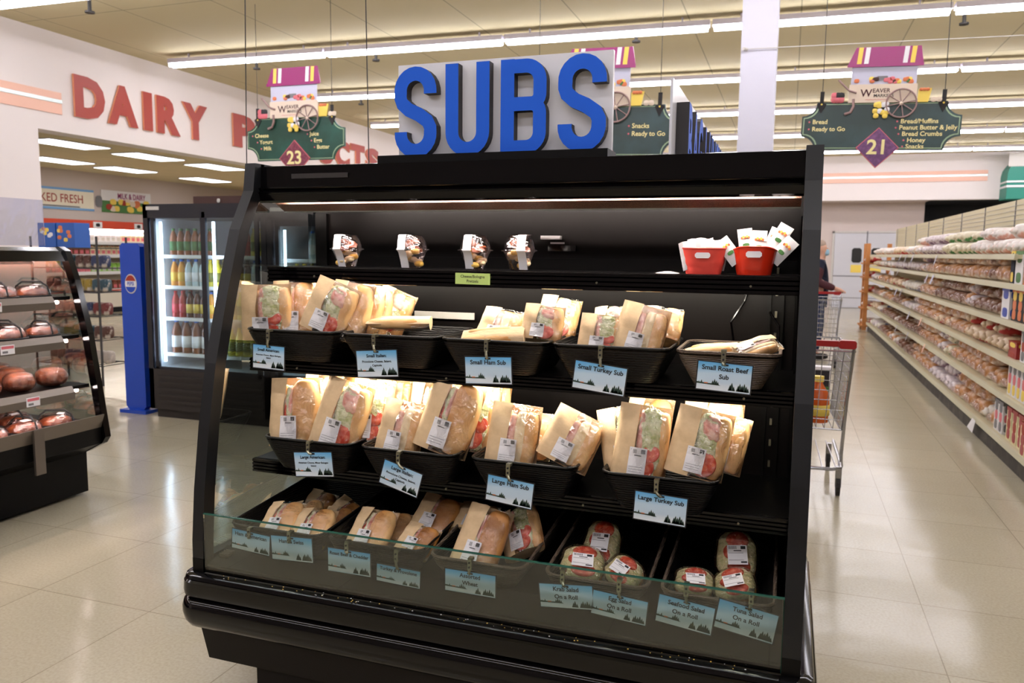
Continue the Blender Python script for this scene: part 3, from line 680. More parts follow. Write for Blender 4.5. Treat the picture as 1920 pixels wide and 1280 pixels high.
# ---------------------------------------------------------------- wrapped subs
def bag_proto(kind):
    """nominal bag .15 wide (x), .20 tall (z), .075 deep (y), front at -y, origin at the bottom"""
    big = kind.startswith('L'); bread = kind[1]
    w_, h_, t_ = .15, .20, .075
    root = bpy.data.objects.new('bagged_sub', None); COL.objects.link(root)
    pf = {'d': .38, 'a': .40, 'b': .36, 'c': .42, 'w': .45}[bread]
    xs = -w_/2+pf*w_
    def T(v): return t_/2*(.98 if v < .6 else .98-.80*((v-.6)/.4)**1.6)+.002
    def front(u, v, off=0):
        x = -w_/2+u*w_; s = 1-abs(2*u-1)**4
        y = -(T(v)+off)*(max(s, 0)**.6)+.0025*math.sin(9*u+14*v)*(1 if 0 < u < 1 else 0)
        return (x*(1-.04*v), y, v*h_)
    def back(u, v):
        x = -w_/2+u*w_; s = 1-abs(2*u-1)**4
        return (x*(1-.04*v), T(v)*(max(s, 0)**.6)*.8, v*h_)
    p = MB(); p.grid(lambda u, v: front(u*pf, v), 8, 10, M['kraft']); p.grid(lambda u, v: back(1-u, v), 12, 10, M['kraft'])
    p.grid(lambda u, v: (lambda f, b: tuple(f[i]*(1-v)+b[i]*v for i in range(3)))(front(u, 0), back(u, 0)), 12, 2, M['kraft'])
    p.build('paper_bag', root, smooth='all')
    q = MB()
    def crk(u, v):
        a = front(pf+u*(1-pf), v, .0022); e_ = min(1, 8*u*(1-u))*min(1, 8*v*(1-v))
        w1 = abs(math.sin(7*u+5*v+2*math.sin(6*v)))+.7*abs(math.sin(13*v-9*u+3*math.sin(5*u)))+.4*abs(math.sin(23*u+11*v))
        return (a[0]+.002*e_*math.sin(11*v+5*u), a[1]-.0030*e_*(w1-.6), a[2])
    q.grid(crk, 26, 30, M['film']); q.build('film_window', root, smooth='all')
    yc = 0; L = h_*.88; R = w_/2*.86; ty = t_/2*.80
    cr = M['wheat'] if bread == 'w' else M['bun']
    if bread == 'a':      # cut side forward: fillings show
        MB().sell((.047, .000, L*.55), .026, ty*.98, L*.54, cr, .6, .75, jit=.03).build('bun', root, smooth='all')
        MB().sell((-.030, .004, L*.53), .030, ty*.85, L*.50, cr, .6, .75).build('bun', root, smooth='all')
        MB().sell((.014, -.003, L*.55), .034, ty*.98, L*.53, M['lettuce'], .6, .6, n=34, nv=26, jit=.10, rnd=.0022).build('lettuce', root, smooth='all')
        MB().sell((.018, -.0045, L*.80), .026, ty*.96, L*.26, M['meat'], .6, .6, n=26, nv=14, jit=.2, rnd=.0015).build('meat', root, smooth='all')
        m1 = MB()
        for (tx, tz) in ((.018, L*.25),) + (((.004, L*.52),) if False else ()):
            m1.lathe([(0, .006), (.024, .006), (.031, .004), (.033, 0), (.031, -.004), (0, -.005)], M['tomato'], 20, Matrix.Translation((tx, -ty-.0005, tz)) @ Matrix.Rotation(math.radians(90), 4, 'X'), 1, 1.15)
        m1.build('tomato', root, smooth=40)
    elif bread == 'd':
        MB().sell((.052, .002, L*.55), .021, ty*.95, L*.52, cr, .6, .75, jit=.04).build('bun', root, smooth='all')
        MB().sell((-.034, .004, L*.53), .030, ty*.85, L*.50, cr, .6, .75).build('bun', root, smooth='all')
        MB().sell((.018, -.002, L*.56), .036, ty*.97, L*.54, M['lettuce'], .6, .6, n=34, nv=26, jit=.14, rnd=.0028).build('lettuce', root, smooth='all')
        MB().sell((-.006, -.004, L*.56), .009, ty*.97, L*.50, M['meat'], .6, .6, n=20, nv=20, jit=.2, rnd=.0018).build('meat', root, smooth='all')
        for (tx, tz, rr_) in ((.010, L*.22, 1), (.026, L*.44, .8)):
            MB().lathe([(0, .006), (.024*rr_, .006), (.030*rr_, .004), (.032*rr_, 0), (.030*rr_, -.004), (0, -.005)], M['tomato'], 20, Matrix.Translation((tx, -ty+.001, tz)) @ Matrix.Rotation(math.radians(84), 4, 'X')).build('tomato', root, smooth=40)
    elif bread in 'bw':   # crust forward
        MB().sell((.032, -.002, L*.56), .042, ty*1.04, L*.55, cr, .6, .8, jit=.03).build('bun', root, smooth='all')
        MB().sell((-.032, .006, L*.53), .026, ty*.86, L*.50, cr, .6, .8).build('bun', root, smooth='all')
        MB().sell((-.010, -.003, L*.52), .012, ty*.95, L*.49, M['lettuce'], .6, .6, jit=.12).build('lettuce', root, smooth='all')
        MB().sell((-.016, -.006, L*.42), .009, ty*.96, L*.36, M['tomato'], .6, .6, jit=.1).build('tomato', root, smooth='all')
        MB().sell((-.006, -.001, L*.6), .007, ty*1.0, L*.40, M['meat'], .6, .6, jit=.1).build('meat', root, smooth='all')
    else:                 # ham / turkey with pale crumb showing
        MB().sell((.044, -.002, L*.53), .024, ty*.95, L*.50, cr, .6, .75, jit=.03).build('bun', root, smooth='all')
        MB().sell((.020, -.004, L*.53), .020, ty*.95, L*.49, M['crumb'], .6, .7, jit=.04).build('bread_crumb', root, smooth='all')
        MB().sell((-.004, -.005, L*.5), .012, ty*.95, L*.46, M['meat'], .6, .6, jit=.14).build('meat', root, smooth='all')
        MB().sell((-.030, .006, L*.53), .028, ty*.84, L*.50, cr, .6, .75).build('bun', root, smooth='all')
    # weight label on the front
    lb = MB(); u0, u1 = (.30, .62)
    v0, v1 = (.07, .44) if big else (.06, .42)
    def lf(u, v, o=.003): a_ = front(u0+(u1-u0)*u, v0+(v1-v0)*v); return (a_[0], a_[1]-o, a_[2])
    lb.grid(lambda u, v: lf(u, v), 4, 3, M['white'])
    for i in range(7):
        a0 = .07+i*.05; lb.grid(lambda u, v: lf(a0+.025*u, .78+.15*v, .0037), 1, 1, M['ink'])
    lb.grid(lambda u, v: lf(.66+.24*u, .80+.15*v, .0037), 2, 1, M['ink'])
    lb.grid(lambda u, v: lf(.3+.4*u, .70+.03*v, .0037), 2, 1, M['ink'])
    for i in range(3): lb.grid(lambda u, v: lf(.08+.8*u, .30-.09*i+.012*v, .0037), 2, 1, M['grey'])
    lb.build('weight_label', root)
    return root
protos = {}
def place(kind, ub, vb, ut, vt, wpx, Y0, Y1, label, yaw=0, thick=1, group=None, nolabel=False, cat='sandwich'):
    """stand a copy so that its foot projects near (ub,vb) at depth Y0 and its top near (ut,vt) at Y1"""
    P0 = atY(ub, vb, Y0); P1 = atY(ut, vt, Y1); z = P1-P0; hh = z.length; z.normalize()
    x = Vector((math.cos(math.radians(yaw)), math.sin(math.radians(yaw)), 0)); x = (x-z*x.dot(z)).normalized(); y = z.cross(x)
    dep = (P0.x*v1n[0]+P0.y*v1n[1]+(P0.z-H)*v1n[2]); ww = wpx*dep/F*1.04
    if kind not in protos: protos[kind] = (bag_proto(kind) if not kind.startswith('R') else roll_proto()); r = protos[kind]; r['_first'] = 1
    else: r = dup(protos[kind])
    sx, sy, sz = ww/.15, thick, hh/.20
    r.matrix_world = Matrix(((x.x*sx, y.x*sy, z.x*sz, P0.x), (x.y*sx, y.y*sy, z.y*sz, P0.y), (x.z*sx, y.z*sy, z.z*sz, P0.z), (0, 0, 0, 1)))
    tag(r, label, cat, group); return r
def roll_proto():
    root = bpy.data.objects.new('wrapped_roll', None); COL.objects.link(root)
    MB().sell((0, .012, .1), .068, .030, .095, M['bun'], .7, .8, jit=.03).build('bun', root, smooth='all')
    MB().sell((0, -.003, .1), .065, .026, .092, M['salad'], .6, .7, n=30, nv=22, jit=.08, rnd=.0015).build('lettuce', root, smooth='all')
    m1 = MB()
    for tx, tz in ((0.004, .150), (-.006, .105), (.008, .05)):
        m1.lathe([(0, .006), (.025, .006), (.035, .003), (.037, 0), (.034, -.005), (0, -.006)], M['tomato'], 20, Matrix.Translation((tx, -.026, tz)) @ Matrix.Rotation(math.radians(90), 4, 'X'), 1.05, 1.0)
    m1.build('tomato', root, smooth=40)
    MB().sell((0, .003, .1), .074, .044, .101, M['filmwin'], .6, .75, n=26, nv=16, jit=.05).build('film_wrap', root, smooth='all')
    lb = MB(); Xl = frame((0.004, -.047, .085), (1, 0, .05), (0, .05, 1)); lb.box(-.033, .033, -.038, .038, 0, .001, M['white'], Xl)
    for i in range(7): lb.box(-.028+i*.004, -.0262+i*.004, .022, .034, .001, .0014, M['ink'], Xl)
    lb.box(.012, .028, .022, .034, .001, .0014, M['ink'], Xl).box(-.012, .014, .014, .0175, .001, .0014, M['ink'], Xl).box(-.03, .02, .006, .0075, .001, .0014, M['grey'], Xl).box(-.03, .02, -.022, -.0205, .001, .0014, M['grey'], Xl).box(.01, .03, -.032, -.026, .001, .0014, M['ink'], Xl)
    lb.build('weight_label', root)
    return root
U = 'small american sub'
T2, T3 = 2.245, 2.205
# behind first (order does not matter)
place('Sd', 503, 636.235, 498, 533, 98, T2+.02, 2.27, 'kraft-bagged small american sub with big tomato slice at far left of top tray', yaw=12)
place('Sb', 552, 632, 555, 527, 84, 2.30, 2.35, 'golden bagged small american sub standing behind the far left one', yaw=25)
place('Sc', 590, 632, 578, 527, 70, 2.36, 2.42, 'bagged sub behind, partly hidden, between two front american subs')
place('Sa', 602, 624, 640, 531, 92, T2, 2.28, 'bagged american sub leaning right with diagonal kraft strip and tomato, top left tray', yaw=8)
place('Sb', 640, 640, 668, 530, 84, 2.27, 2.33, 'bagged sub right behind the diagonal kraft bag on the top left tray', yaw=10)
place('Sb', 666, 636, 690, 533, 80, 2.33, 2.39, 'bagged golden sub third in the leaning row of the top left tray', yaw=10)
place('Sb', 690, 630, 706, 538, 74, 2.39, 2.45, 'bagged golden sub fourth in the leaning row of the top left tray', yaw=10)
place('Sa', 716, 622, 752, 545, 74, 2.45, 2.50, 'dim bagged sub at the back right end of the small american row', yaw=12)
place('Sb', 808, 604, 690, 604, 42, 2.34, 2.28, 'single bagged italian sub lying flat in the second top tray', yaw=0, thick=.6)
place('Sc', 925, 650, 950, 581, 84, 2.33, 2.40, 'bagged small ham sub standing at left back of its tray', yaw=5)
place('Sb', 985, 628, 866, 632, 40, 2.24, 2.22, 'bagged small ham sub lying at the front of its tray', thick=.6)
place('Sa', 1035, 640, 1056, 558, 78, 2.40, 2.48, 'rear bagged small ham sub rising behind the others', yaw=12)
place('Sa', 1012, 640, 1024, 572, 78, T2+.02, 2.30, 'bagged small ham sub with tomato, standing at right front of its tray', yaw=5)
place('Sa', 1142, 640, 1148, 576, 66, 2.36, 2.42, 'partly hidden bagged turkey sub behind the front left one')
place('Sd', 1122, 664, 1132, 590, 82, T2, 2.27, 'bagged small turkey sub with tomato at left front of its tray', yaw=5)
place('Sc', 1200, 650, 1206, 574, 70, 2.40, 2.46, 'bagged turkey sub at the very back of the small turkey tray')
place('Sb', 1234, 640, 1246, 578, 76, 2.34, 2.40, 'bagged turkey sub at the right rear of the small turkey tray', yaw=8)
place('Sc', 1188, 667.06, 1216, 573, 92, T2, 2.28, 'bright bagged small turkey sub leaning at the right front of its tray', yaw=5)
place('Sb', 1385, 655, 1288, 660, 40, 2.32, 2.26, 'wrapped roast beef sub lying at left in the wicker basket', thick=.6)
place('Sc', 1380, 668, 1458, 640, 48, 2.28, 2.34, 'wrapped roast beef sub lying at right in the wicker basket', thick=.6)
# middle shelf
place('Lb', 552, 835.216, 555, 708, 96, T3, 2.25, 'large american sub with golden bun at the left end of the middle shelf', yaw=12)
place('Lc', 602, 800, 610, 697, 84, 2.31, 2.36, 'bagged large american sub standing second from left at the back')
place('Lb', 648, 800, 655, 697, 84, 2.38, 2.43, 'bagged large american sub in the back row behind the white labelled ones')
place('La', 622, 842.076, 662, 716, 98, T3, 2.26, 'large american sub leaning right with lettuce showing, diagonal kraft strip', yaw=8)
place('Ld', 690, 830, 705, 712, 84, 2.27, 2.33, 'bagged large american sub tucked behind the leaning diagonal one', yaw=8)
place('Lc', 735, 805, 745, 706, 80, 2.36, 2.42, 'bagged large american sub at the back right of its tray', yaw=8)
place('Lc', 742, 853.836, 766, 752, 88, T3, 2.25, 'shorter large italian sub with white label at the left of its tray', yaw=5)
place('Lb', 800, 830, 812, 712, 80, 2.34, 2.40, 'bagged large italian sub at the back between two front bags', yaw=5)
place('Lb', 822, 846, 868, 712, 104, T3, 2.26, 'tall large italian sub leaning right with golden bun, middle shelf', yaw=8)
place('Ld', 880, 845, 905, 712, 84, 2.28, 2.34, 'bagged large italian sub behind right of the tall golden one', yaw=8)
place('Lb', 908, 835, 926, 708, 76, 2.35, 2.41, 'bagged large italian sub at the right rear of its tray', yaw=8)
place('Lc', 955, 874.71, 972, 757, 96, T3, 2.25, 'large ham sub standing at the left of its tray with kraft side', yaw=8)
place('Lb', 990, 860, 1005, 772, 80, 2.30, 2.35, 'large ham sub mostly hidden between the two front ham bags')
place('Lc', 1050, 868, 1096, 776, 100, T3, 2.25, 'large ham sub leaning right beside the left ham sub', yaw=8)
place('La', 1182, 890, 1162, 762, 92, 2.24, 2.29, 'large turkey sub leaning left behind the front turkey bags')
place('Lb', 1200, 860, 1225, 743, 86, 2.36, 2.42, 'large turkey sub at the back left of the turkey tray')
place('La', 1330, 850, 1342, 744, 110, 2.32, 2.38, 'wide large turkey sub standing at the back right of its tray')
place('Ld', 1194, 898.132, 1214, 760, 98, T3, 2.24, 'front left large turkey sub with tomato low behind its film window', yaw=8)
place('Lb', 1350, 884, 1378, 780, 70, 2.26, 2.31, 'rolled large turkey sub peeking out at the right end of its tray')
place('La', 1298, 892, 1328, 768, 104, T3, 2.24, 'front right large turkey sub with tomato and lettuce, leaning right', yaw=8)
# bottom deck
D0, D1 = 2.12, 2.24
place('Lw', 575, 985, 612, 922, 62, 2.40, 2.50, 'ham sub with white label at the back of the left deck tray', thick=.7)
place('Lw', 620, 988, 665, 940, 62, 2.36, 2.44, 'ham sub at the right rear of the left deck tray', thick=.7)
place('Lb', 560, 998, 580, 940, 66, 2.26, 2.38, 'ham sub lying behind the front left one in the left deck tray', thick=.7)
place('Lw', 612, 1012, 642, 952, 62, 2.24, 2.34, 'ham sub in the second row at right of the left deck tray', thick=.7)
place('Lb', 512, 1012, 545, 942, 76, D0, D1, 'front left ham sub with white label in the left deck tray', thick=.8)
place('Lb', 572, 1022, 602, 955, 80, D0-.01, D1-.02, 'front right ham sub with white label in the left deck tray', thick=.8)
place('Lb', 725, 1025, 748, 962, 70, 2.24, 2.34, 'roast beef sub lying behind in the second deck tray', thick=.7)
place('Lb', 678, 1040, 715, 955, 84, D0, D1, 'front left roast beef sub with white label in the second deck tray', thick=.8)
place('Lw', 800, 1002, 835, 932, 84, 2.26, 2.36, 'turkey sub leaning at the rear right of the second deck tray', thick=.8)
place('Lw', 768, 1040, 800, 986, 74, D0, 2.20, 'front right turkey sub with bright label, second deck tray', thick=.7)
place('Ld', 985, 1040, 968, 952, 84, 2.22, 2.32, 'assorted wheat sub turned left with tomato at the right of the wicker basket', thick=.8, yaw=-20)
place('La', 880, 1000, 905, 945, 80, 2.28, 2.38, 'assorted wheat sub mostly hidden at the back of its wicker basket', thick=.7)
place('Lw', 878, 1078, 925, 952, 92, D0-.01, D1, 'front assorted wheat sub with round white sticker and golden bun', thick=.9, yaw=5)
e = atY(905, 984, 2.135)
place('R', 1118, 1068, 1138, 978, 72, 2.26, 2.38, 'clear-wrapped krab salad roll at the back with tomato and white label', cat='sandwich roll')
place('R', 1086, 1092, 1098, 1028, 88, 2.13, 2.22, 'clear-wrapped krab salad roll at the front left of the fourth basket', cat='sandwich roll', yaw=10)
place('R', 1150, 1098, 1190, 1052, 74, 2.12, 2.18, 'clear-wrapped egg salad roll lying at the front right of the fourth basket', cat='sandwich roll', yaw=-10)
place('R', 1382, 1092, 1380, 996, 78, 2.26, 2.36, 'tall clear-wrapped roll with tomato at the back of the right basket', cat='sandwich roll')
place('R', 1300, 1120, 1302, 1068, 76, 2.12, 2.18, 'clear-wrapped seafood salad roll at the front left of the right basket', cat='sandwich roll', yaw=8)
place('R', 1384, 1128, 1372, 1070, 80, 2.12, 2.19, 'clear-wrapped tuna salad roll at the front right of the right basket', cat='sandwich roll', yaw=-15)

# ---------------------------------------------------------------- pretzel cups and red buckets
def cup(u, v, sx, label, sl):
    p = atY(u, v, 2.425); p.z = 1.441
    t = thing('snack_cup', label, 'snack cup', p, world=False); t.scale = (1.2, 1.2, 1.0)
    MB().lathe([(.021, 0), (.026, .004), (.030, .025), (.040, .055), (.044, .062)], M['plastic'], 24).build('cup', t, smooth='all')
    MB().lathe([(.050, .062), (.049, .066), (.043, .067), (.040, .085), (.031, .112), (.026, .1135), (0, .1135)], M['plastic'], 24).build('dome_lid', t, smooth='all')
    random.seed(int(u)); k = MB(); q = MB()
    for i in range(7):
        a = i*.9+u; r = .02; k.sell((r*math.cos(a), r*math.sin(a), .016+.007*i), .013, .013, .010, M['crumb'] if i % 3 else M['cheese'], .8, .8, n=10, nv=6)
    for i in range(8):
        a = i*.8+u; X = Matrix.Translation((.018*math.cos(a), .018*math.sin(a), .062+.0045*i)) @ Matrix.Rotation(a*2, 4, 'Z') @ Matrix.Rotation(a, 4, 'X')
        q.box(-.011, .011, -.007, .007, -.006, .006, M['meat'] if i % 2 else M['pie'], X)
    k.build('pretzel_bites', t, smooth='all'); q.build('bologna_cubes', t)
    pr = [(-.027, .003), (-.031, .024), (-.042, .055), (-.051, .063), (-.044, .07), (-.041, .088), (-.0325, .1125), (-.02, .1145), (.02, .1145)]
    def f(a, b): i = a*(len(pr)-1); j = min(int(i), len(pr)-2); w = i-j; y = pr[j][0]*(1-w)+pr[j+1][0]*w-.001; z = pr[j][1]*(1-w)+pr[j+1][1]*w; return (sl+(b-.5)*.024+(.014*(1-a)*sx), y, z)
    l = MB().grid(f, 16, 2, M['white'])
    l.build('paper_strip', t, smooth='all')
cup(651, 501, .9, 'leftmost clear cup of pretzel bites on the top shelf', -.012)
cup(773, 501, .6, 'second clear cup of pretzel bites from the left, top shelf', -.016)
cup(891, 505, .2, 'third clear cup of pretzel bites, above the lime card', -.008)
cup(973, 506, .3, 'rightmost clear cup of pretzel and bologna beside the thermometer', .018)
def bucket(u, v, rtop, rbot, hgt, mt, label, dip, ribs):
    p = atY(u, v, 2.425); p.z = 1.441
    t = thing('plastic_bucket', label, 'bucket', p, world=False); n = 32
    def fn(a, b):
        th = a*2*math.pi; e = abs(math.cos(th)); top = hgt-dip*(e**3)
        z = top*b; r = rbot+(rtop-rbot)*(z/hgt)+(.0012*math.sin(z*500) if ribs and .2 < b < .7 else 0)
        q = .85 if not ribs else .75
        return (r*math.copysign(abs(math.cos(th))**q, math.cos(th)), r*.72*math.copysign(abs(math.sin(th))**q, math.sin(th)), z)
    m_ = MB().grid(fn, n, 10, mt, wrap=True).grid(lambda a, b: tuple(c*.96 for c in fn(a, b)[:2])+(max(.003, fn(a, b)[2]),), n, 6, mt, wrap=True)
    m_.add([fn(i/n, 0) for i in range(n)], [tuple(range(n))], mt); m_.build('bucket_shell', t, smooth=60)
    rm = MB()
    for i in range(n):
        a = Vector(fn(i/n, 1)); b = Vector(fn((i+1)/n, 1)); rm.cyl(a, b, .0022, mt, 6, caps=False)
    rm.build('rolled_rim', t)
    MB().box(-.022, .022, -rtop*.72*.97-.002, -rtop*.72*.90, hgt*.62, hgt*.84, M['white'], bev=.005).build('handle_slot', t)
    return p
p = bucket(1319, 513, .069, .051, .076, M['bucket1'], 'matte red bucket of white napkins on the top shelf', 0, True)
for i in range(7):
    x = p.x-.03+i*.010; z0 = 1.505+(.006 if i in (2, 4) else 0)
    X = Matrix.Translation((x, p.y+.008*i-.026, z0)) @ Matrix.Rotation(math.radians((i-3)*4), 4, 'Y') @ Matrix.Rotation(math.radians(10-3*i), 4, 'Z')
    tag(MB().grid(lambda a, b: ((a-.5)*.075, .003*math.sin(a*9+b*3), -.05+b*.084+.003*math.sin(a*7)), 6, 4, M['white'], X).grid(lambda a, b: ((a-.5)*.075, .006+.003*math.sin(a*9+b*3), -.05+b*.08+.003*math.sin(a*6+1)), 6, 4, M['white'], X).build('napkin', org=(x, p.y, z0)),
        'folded white napkin standing in the matte red bucket', 'napkin', 'napkins in the matte red bucket')
p = bucket(1413, 516, .066, .049, .082, M['bucket2'], 'glossy red bucket of sauce packets at the right of the top shelf', .012, False)
pk = [(-.052, -.02, -38, .03, 'short white packet at the left side of the glossy bucket'), (-.022, .012, -8, .048, 'tall white sauce packet left of center in the glossy bucket'), (.010, .006, 2, .042, 'white sauce packet in the middle of the glossy bucket'),
      (.038, .01, 22, .052, 'white packet leaning right in the glossy bucket'), (.052, .0, 30, .066, 'tallest white packet at the right of the glossy bucket'), (.058, -.01, 42, .034, 'small packet behind the right edge of the glossy bucket')]
for x, y, a, z, lab in pk:
    X = Matrix.Translation((p.x+x, p.y+y, 1.441+z+.015)) @ Matrix.Rotation(math.radians(a), 4, 'Y')
    mb = MB(); mb.grid(lambda u, v: ((u-.5)*.042, -.004*math.sin(math.pi*u)*math.sin(math.pi*v), (v-.5)*.085+.03), 6, 8, M['white'], X).grid(lambda u, v: ((.5-u)*.042, .004*math.sin(math.pi*u)*math.sin(math.pi*v), (v-.5)*.085+.03), 6, 8, M['white'], X)
    o = mb.build('sauce_packet', org=(p.x+x, p.y+y, 1.46+z), smooth='all'); tag(o, lab, 'packet')
    pr_ = MB()
    for k in range(5): pr_.sell(((k-2)*.005, -.0055, .046+.003*(k % 2)), .0036, .0004, .004, M['yellow'] if k % 2 else M['orange'], X=X, n=8, nv=4)
    pr_.sell((0, -.0055, .024), .010, .0004, .006, M['green'], X=X, n=8, nv=4); pr_.build('print', o, org=(p.x+x, p.y+y, 1.46+z))
q = atY(1250, 510, 2.40); q.z = 1.441
tag(MB().grid(lambda u, v: (q.x+(u-.5)*.07, q.y+(v-.5)*.04, 1.4415+.006*math.sin(3.1*u)*v), 8, 4, M['white']).build('loose_napkin', org=q), 'loose white napkin lying flat on the top shelf left of the buckets', 'napkin')
zw = lambda z: {1.44: 'top', 1.17: 'second', .89: 'third', .57: 'lowest', 1.42: 'top', 1.15: 'middle', .8: 'lowest', 1.62: 'top', 1.32: 'second', .93: 'third', .52: 'lowest', 1.28: 'first', 1.02: 'second', .76: 'third', .5: 'fourth', .22: 'lowest', .1: 'lowest', .45: 'second lowest', .78: 'middle', 1.08: 'second highest', 1.36: 'highest'}[z]

# ---------------------------------------------------------------- hanging aisle signs
def aisle_sign(tl, tr_, bl, Y, num, left, right, bmat, dmat, label, z_yaw=0):
    A, B, C = atY(*tl, Y), atY(*tr_, Y), atY(*bl, Y); w_ = (B-A).length; h_ = A.z-C.z
    r = (B-A).normalized(); cen = (A+B)/2-Vector((0, 0, h_/2)); X = frame(cen, r, (0, 0, 1)); hw, hh = w_/2, h_/2
    t = thing('aisle_sign', label, 'aisle sign', cen)
    def outline(k):
        c_ = .13*h_/.45; o_ = []
        for cx, cy, a0, a1 in ((hw-k, hh-k, 270, 180), (-hw+k, hh-k, 0, -90), (-hw+k, -hh+k, 90, 0), (hw-k, -hh+k, 180, 90)):
            for i in range(7): a = math.radians(a0+(a1-a0)*i/6); o_.append((cx+c_*math.cos(a), cy+c_*math.sin(a)))
        return o_
    b = MB().prism(outline(0), -.02, 0, bmat, 'z', X); b.prism(outline(.012), 0, .002, M['sage'], 'z', X); b.prism(outline(.02), .002, .004, bmat, 'z', X)
    b.build('sign_panel', t)
    s = h_/.45; d = MB(); s0 = s
    def z(q): return X @ Matrix.Translation((0, 0, q))
    d.prism([(0, -hh+.21*s), (.19*s, -hh+.02*s), (0, -hh-.17*s), (-.19*s, -hh+.02*s)], .004, .014, M['pinkp'], 'z', X)
    d.prism([(0, -hh+.20*s), (.18*s, -hh+.02*s), (0, -hh-.16*s), (-.18*s, -hh+.02*s)], .014, .018, dmat, 'z', X)
    d.text(num, .19*s, M['gold'], X @ Matrix.Translation((0, -hh+.02*s, .019)), bold=.022, ext=.002); d.build('number_plate', t)
    tx = MB()
    for side, lines in ((-1, left), (1, right)):
        for i, (txt, xo) in enumerate(lines):
            yy = hh-.185*s-i*(.068*s if len(lines) < 4 else .058*s)
            tx.text(txt, .058*s, M['gold'], X @ Matrix.Translation((xo*w_+.028*s, yy, .005)), bold=.02, align='LEFT')
            tx.lathe([(0, .003), (.009*s, 0)], M['pinkp'], 8, X @ Matrix.Translation((xo*w_, yy, .005)))
    tx.build('item_list', t)
    for sx in (-1, 1):
        hg = MB(); x = sx*hw*.76; hg.box(x-.018*s, x+.018*s, hh-.04*s, hh+.10*s, .004, .012, M['rubber'], X)
        hg.prism([(x-.045*s, hh-.02*s), (x, hh-.045*s-.06*s), (x+.045*s, hh-.02*s), (x, hh+.01*s)], .004, .010, M['rubber'], 'z', X)
        hg.lathe([(0, .004), (.009*s, 0)], M['yellow'], 8, X @ Matrix.Translation((x, hh-.02*s, .012)))
        p = X @ Vector((x, hh+.1*s, .008)); hg.cyl(p, (p.x, p.y, CZ), .003, M['wire'], 6)
        hg.build('hanger', t)
    # market cart picture panel standing on the board
    s = s0*1.13; c = MB(); y0 = hh-.01*s
    c.box(-.26*s, .26*s, y0, y0+.15*s, .005, .02, M['cream'], X)
    c.box(-.25*s, .25*s, y0+.15*s, y0+.30*s, .005, .014, M['lilac'], X)
    c.prism([(-.29*s, y0+.30*s), (.29*s, y0+.30*s), (.26*s, y0+.45*s), (-.23*s, y0+.45*s)], .005, .022, M['magenta'], 'z', X)
    for x0, mt in ((-.22, 'yellow'), (-.165, 'white'), (.13, 'white'), (.185, 'yellow')):
        c.prism([((x0)*s, y0+.302*s), ((x0+.035)*s, y0+.302*s), ((x0+.045)*s, y0+.448*s), ((x0+.01)*s, y0+.448*s)], .022, .024, M[mt], 'z', X)
    c.box(-.29*s, .29*s, y0+.29*s, y0+.315*s, .022, .026, M['magenta'], X)
    random.seed(5)
    for i in range(22):
        x = random.uniform(-.22, .22)*s; yy = y0+.165*s+random.uniform(0, .03)*s
        c.sell((x, yy, .018), .022*s, .018*s, .004, M[random.choice(['pinkp', 'orange', 'green', 'brown', 'yellow', 'red'])], X=X, n=8, nv=5)
    c.box(-.05*s, .03*s, y0+.18*s, y0+.215*s, .014, .018, M['grey'], X)
    c.text('W', .085*s, M['wine'], X @ Matrix.Translation((-.125*s, y0+.075*s, .021)), bold=.015)
    c.text('EAVER', .047*s, M['wine'], X @ Matrix.Translation((-.01*s, y0+.095*s, .021)), bold=.015)
    c.text('MARKETS', .036*s, M['ink'], X @ Matrix.Translation((.01*s, y0+.055*s, .021)), bold=.015)
    c.tube([((-.13+.015*i)*s, y0+(.022+.004*(i % 2))*s, .021) for i in range(13)], .0015*s, M['pinkp'], 5, X)
    c.build('cart_picture', t)
    wl = MB(); cx, cy, R = .15*s, y0-.01*s, .115*s
    ring = [(cx+R*math.cos(a*math.pi/14), cy+R*math.sin(a*math.pi/14), .03) for a in range(29)]
    wl.tube(ring, .007*s, M['taupe'], 6, X)
    for a in range(8): wl.cyl((cx, cy, .03), (cx+R*math.cos(a*math.pi/4+.2), cy+R*math.sin(a*math.pi/4+.2), .03), .004*s, M['taupe'], 5, X=X)
    wl.lathe([(0, .01), (.018*s, 0)], M['cream'], 10, X @ Matrix.Translation((cx, cy, .03)))
    wl.build('cart_wheel', t, smooth=50); wl = MB()
    wl.tube([(-.35*s, y0+.19*s, .02), (-.30*s, y0+.14*s, .022), (-.26*s, y0+.10*s, .026), (-.20*s, y0+.08*s, .026)], .009*s, M['taupe'], 6, X)
    wl.build('cart_shaft', t, smooth=50); wl = MB()
    wl.tube([(-.22*s, y0+.03*s, .026), (-.215*s, y0-.03*s, .026), (-.235*s, y0-.08*s, .026), (-.28*s, y0-.095*s, .026)], .011*s, M['taupe'], 6, X)
    wl.build('cart_prop', t, smooth=50)
    fl = MB()
    for i in range(12):
        a = i*1.9; fl.sell((.0*s+.045*s*math.cos(a), y0-.06*s+.05*s*math.sin(a*1.3), .028), .022*s, .022*s, .006, M['yellow' if i % 3 else 'white'], X=X, n=8, nv=5)
    fl.build('flowers', t, smooth=50); fl = MB()
    for i in range(6): fl.sell((-.37*s+.02*s*(i % 3)*1.3, y0+.03*s+.03*s*(i//3), .015), .03*s, .03*s, .008, M['pinkp' if i < 4 else 'ink'], X=X, n=8, nv=5)
    fl.build('grape_basket', t, smooth=50); fl = MB()
    fl.prism([(.27*s, y0+.0*s), (.35*s, y0+.0*s), (.37*s, y0+.11*s), (.27*s, y0+.10*s)], .004, .02, M['yellow'], 'z', X)
    for i in range(3): fl.sell(((.29+.025*i)*s, y0+.10*s, .02), .015*s, .014*s, .006, M['orange'], X=X, n=8, nv=5)
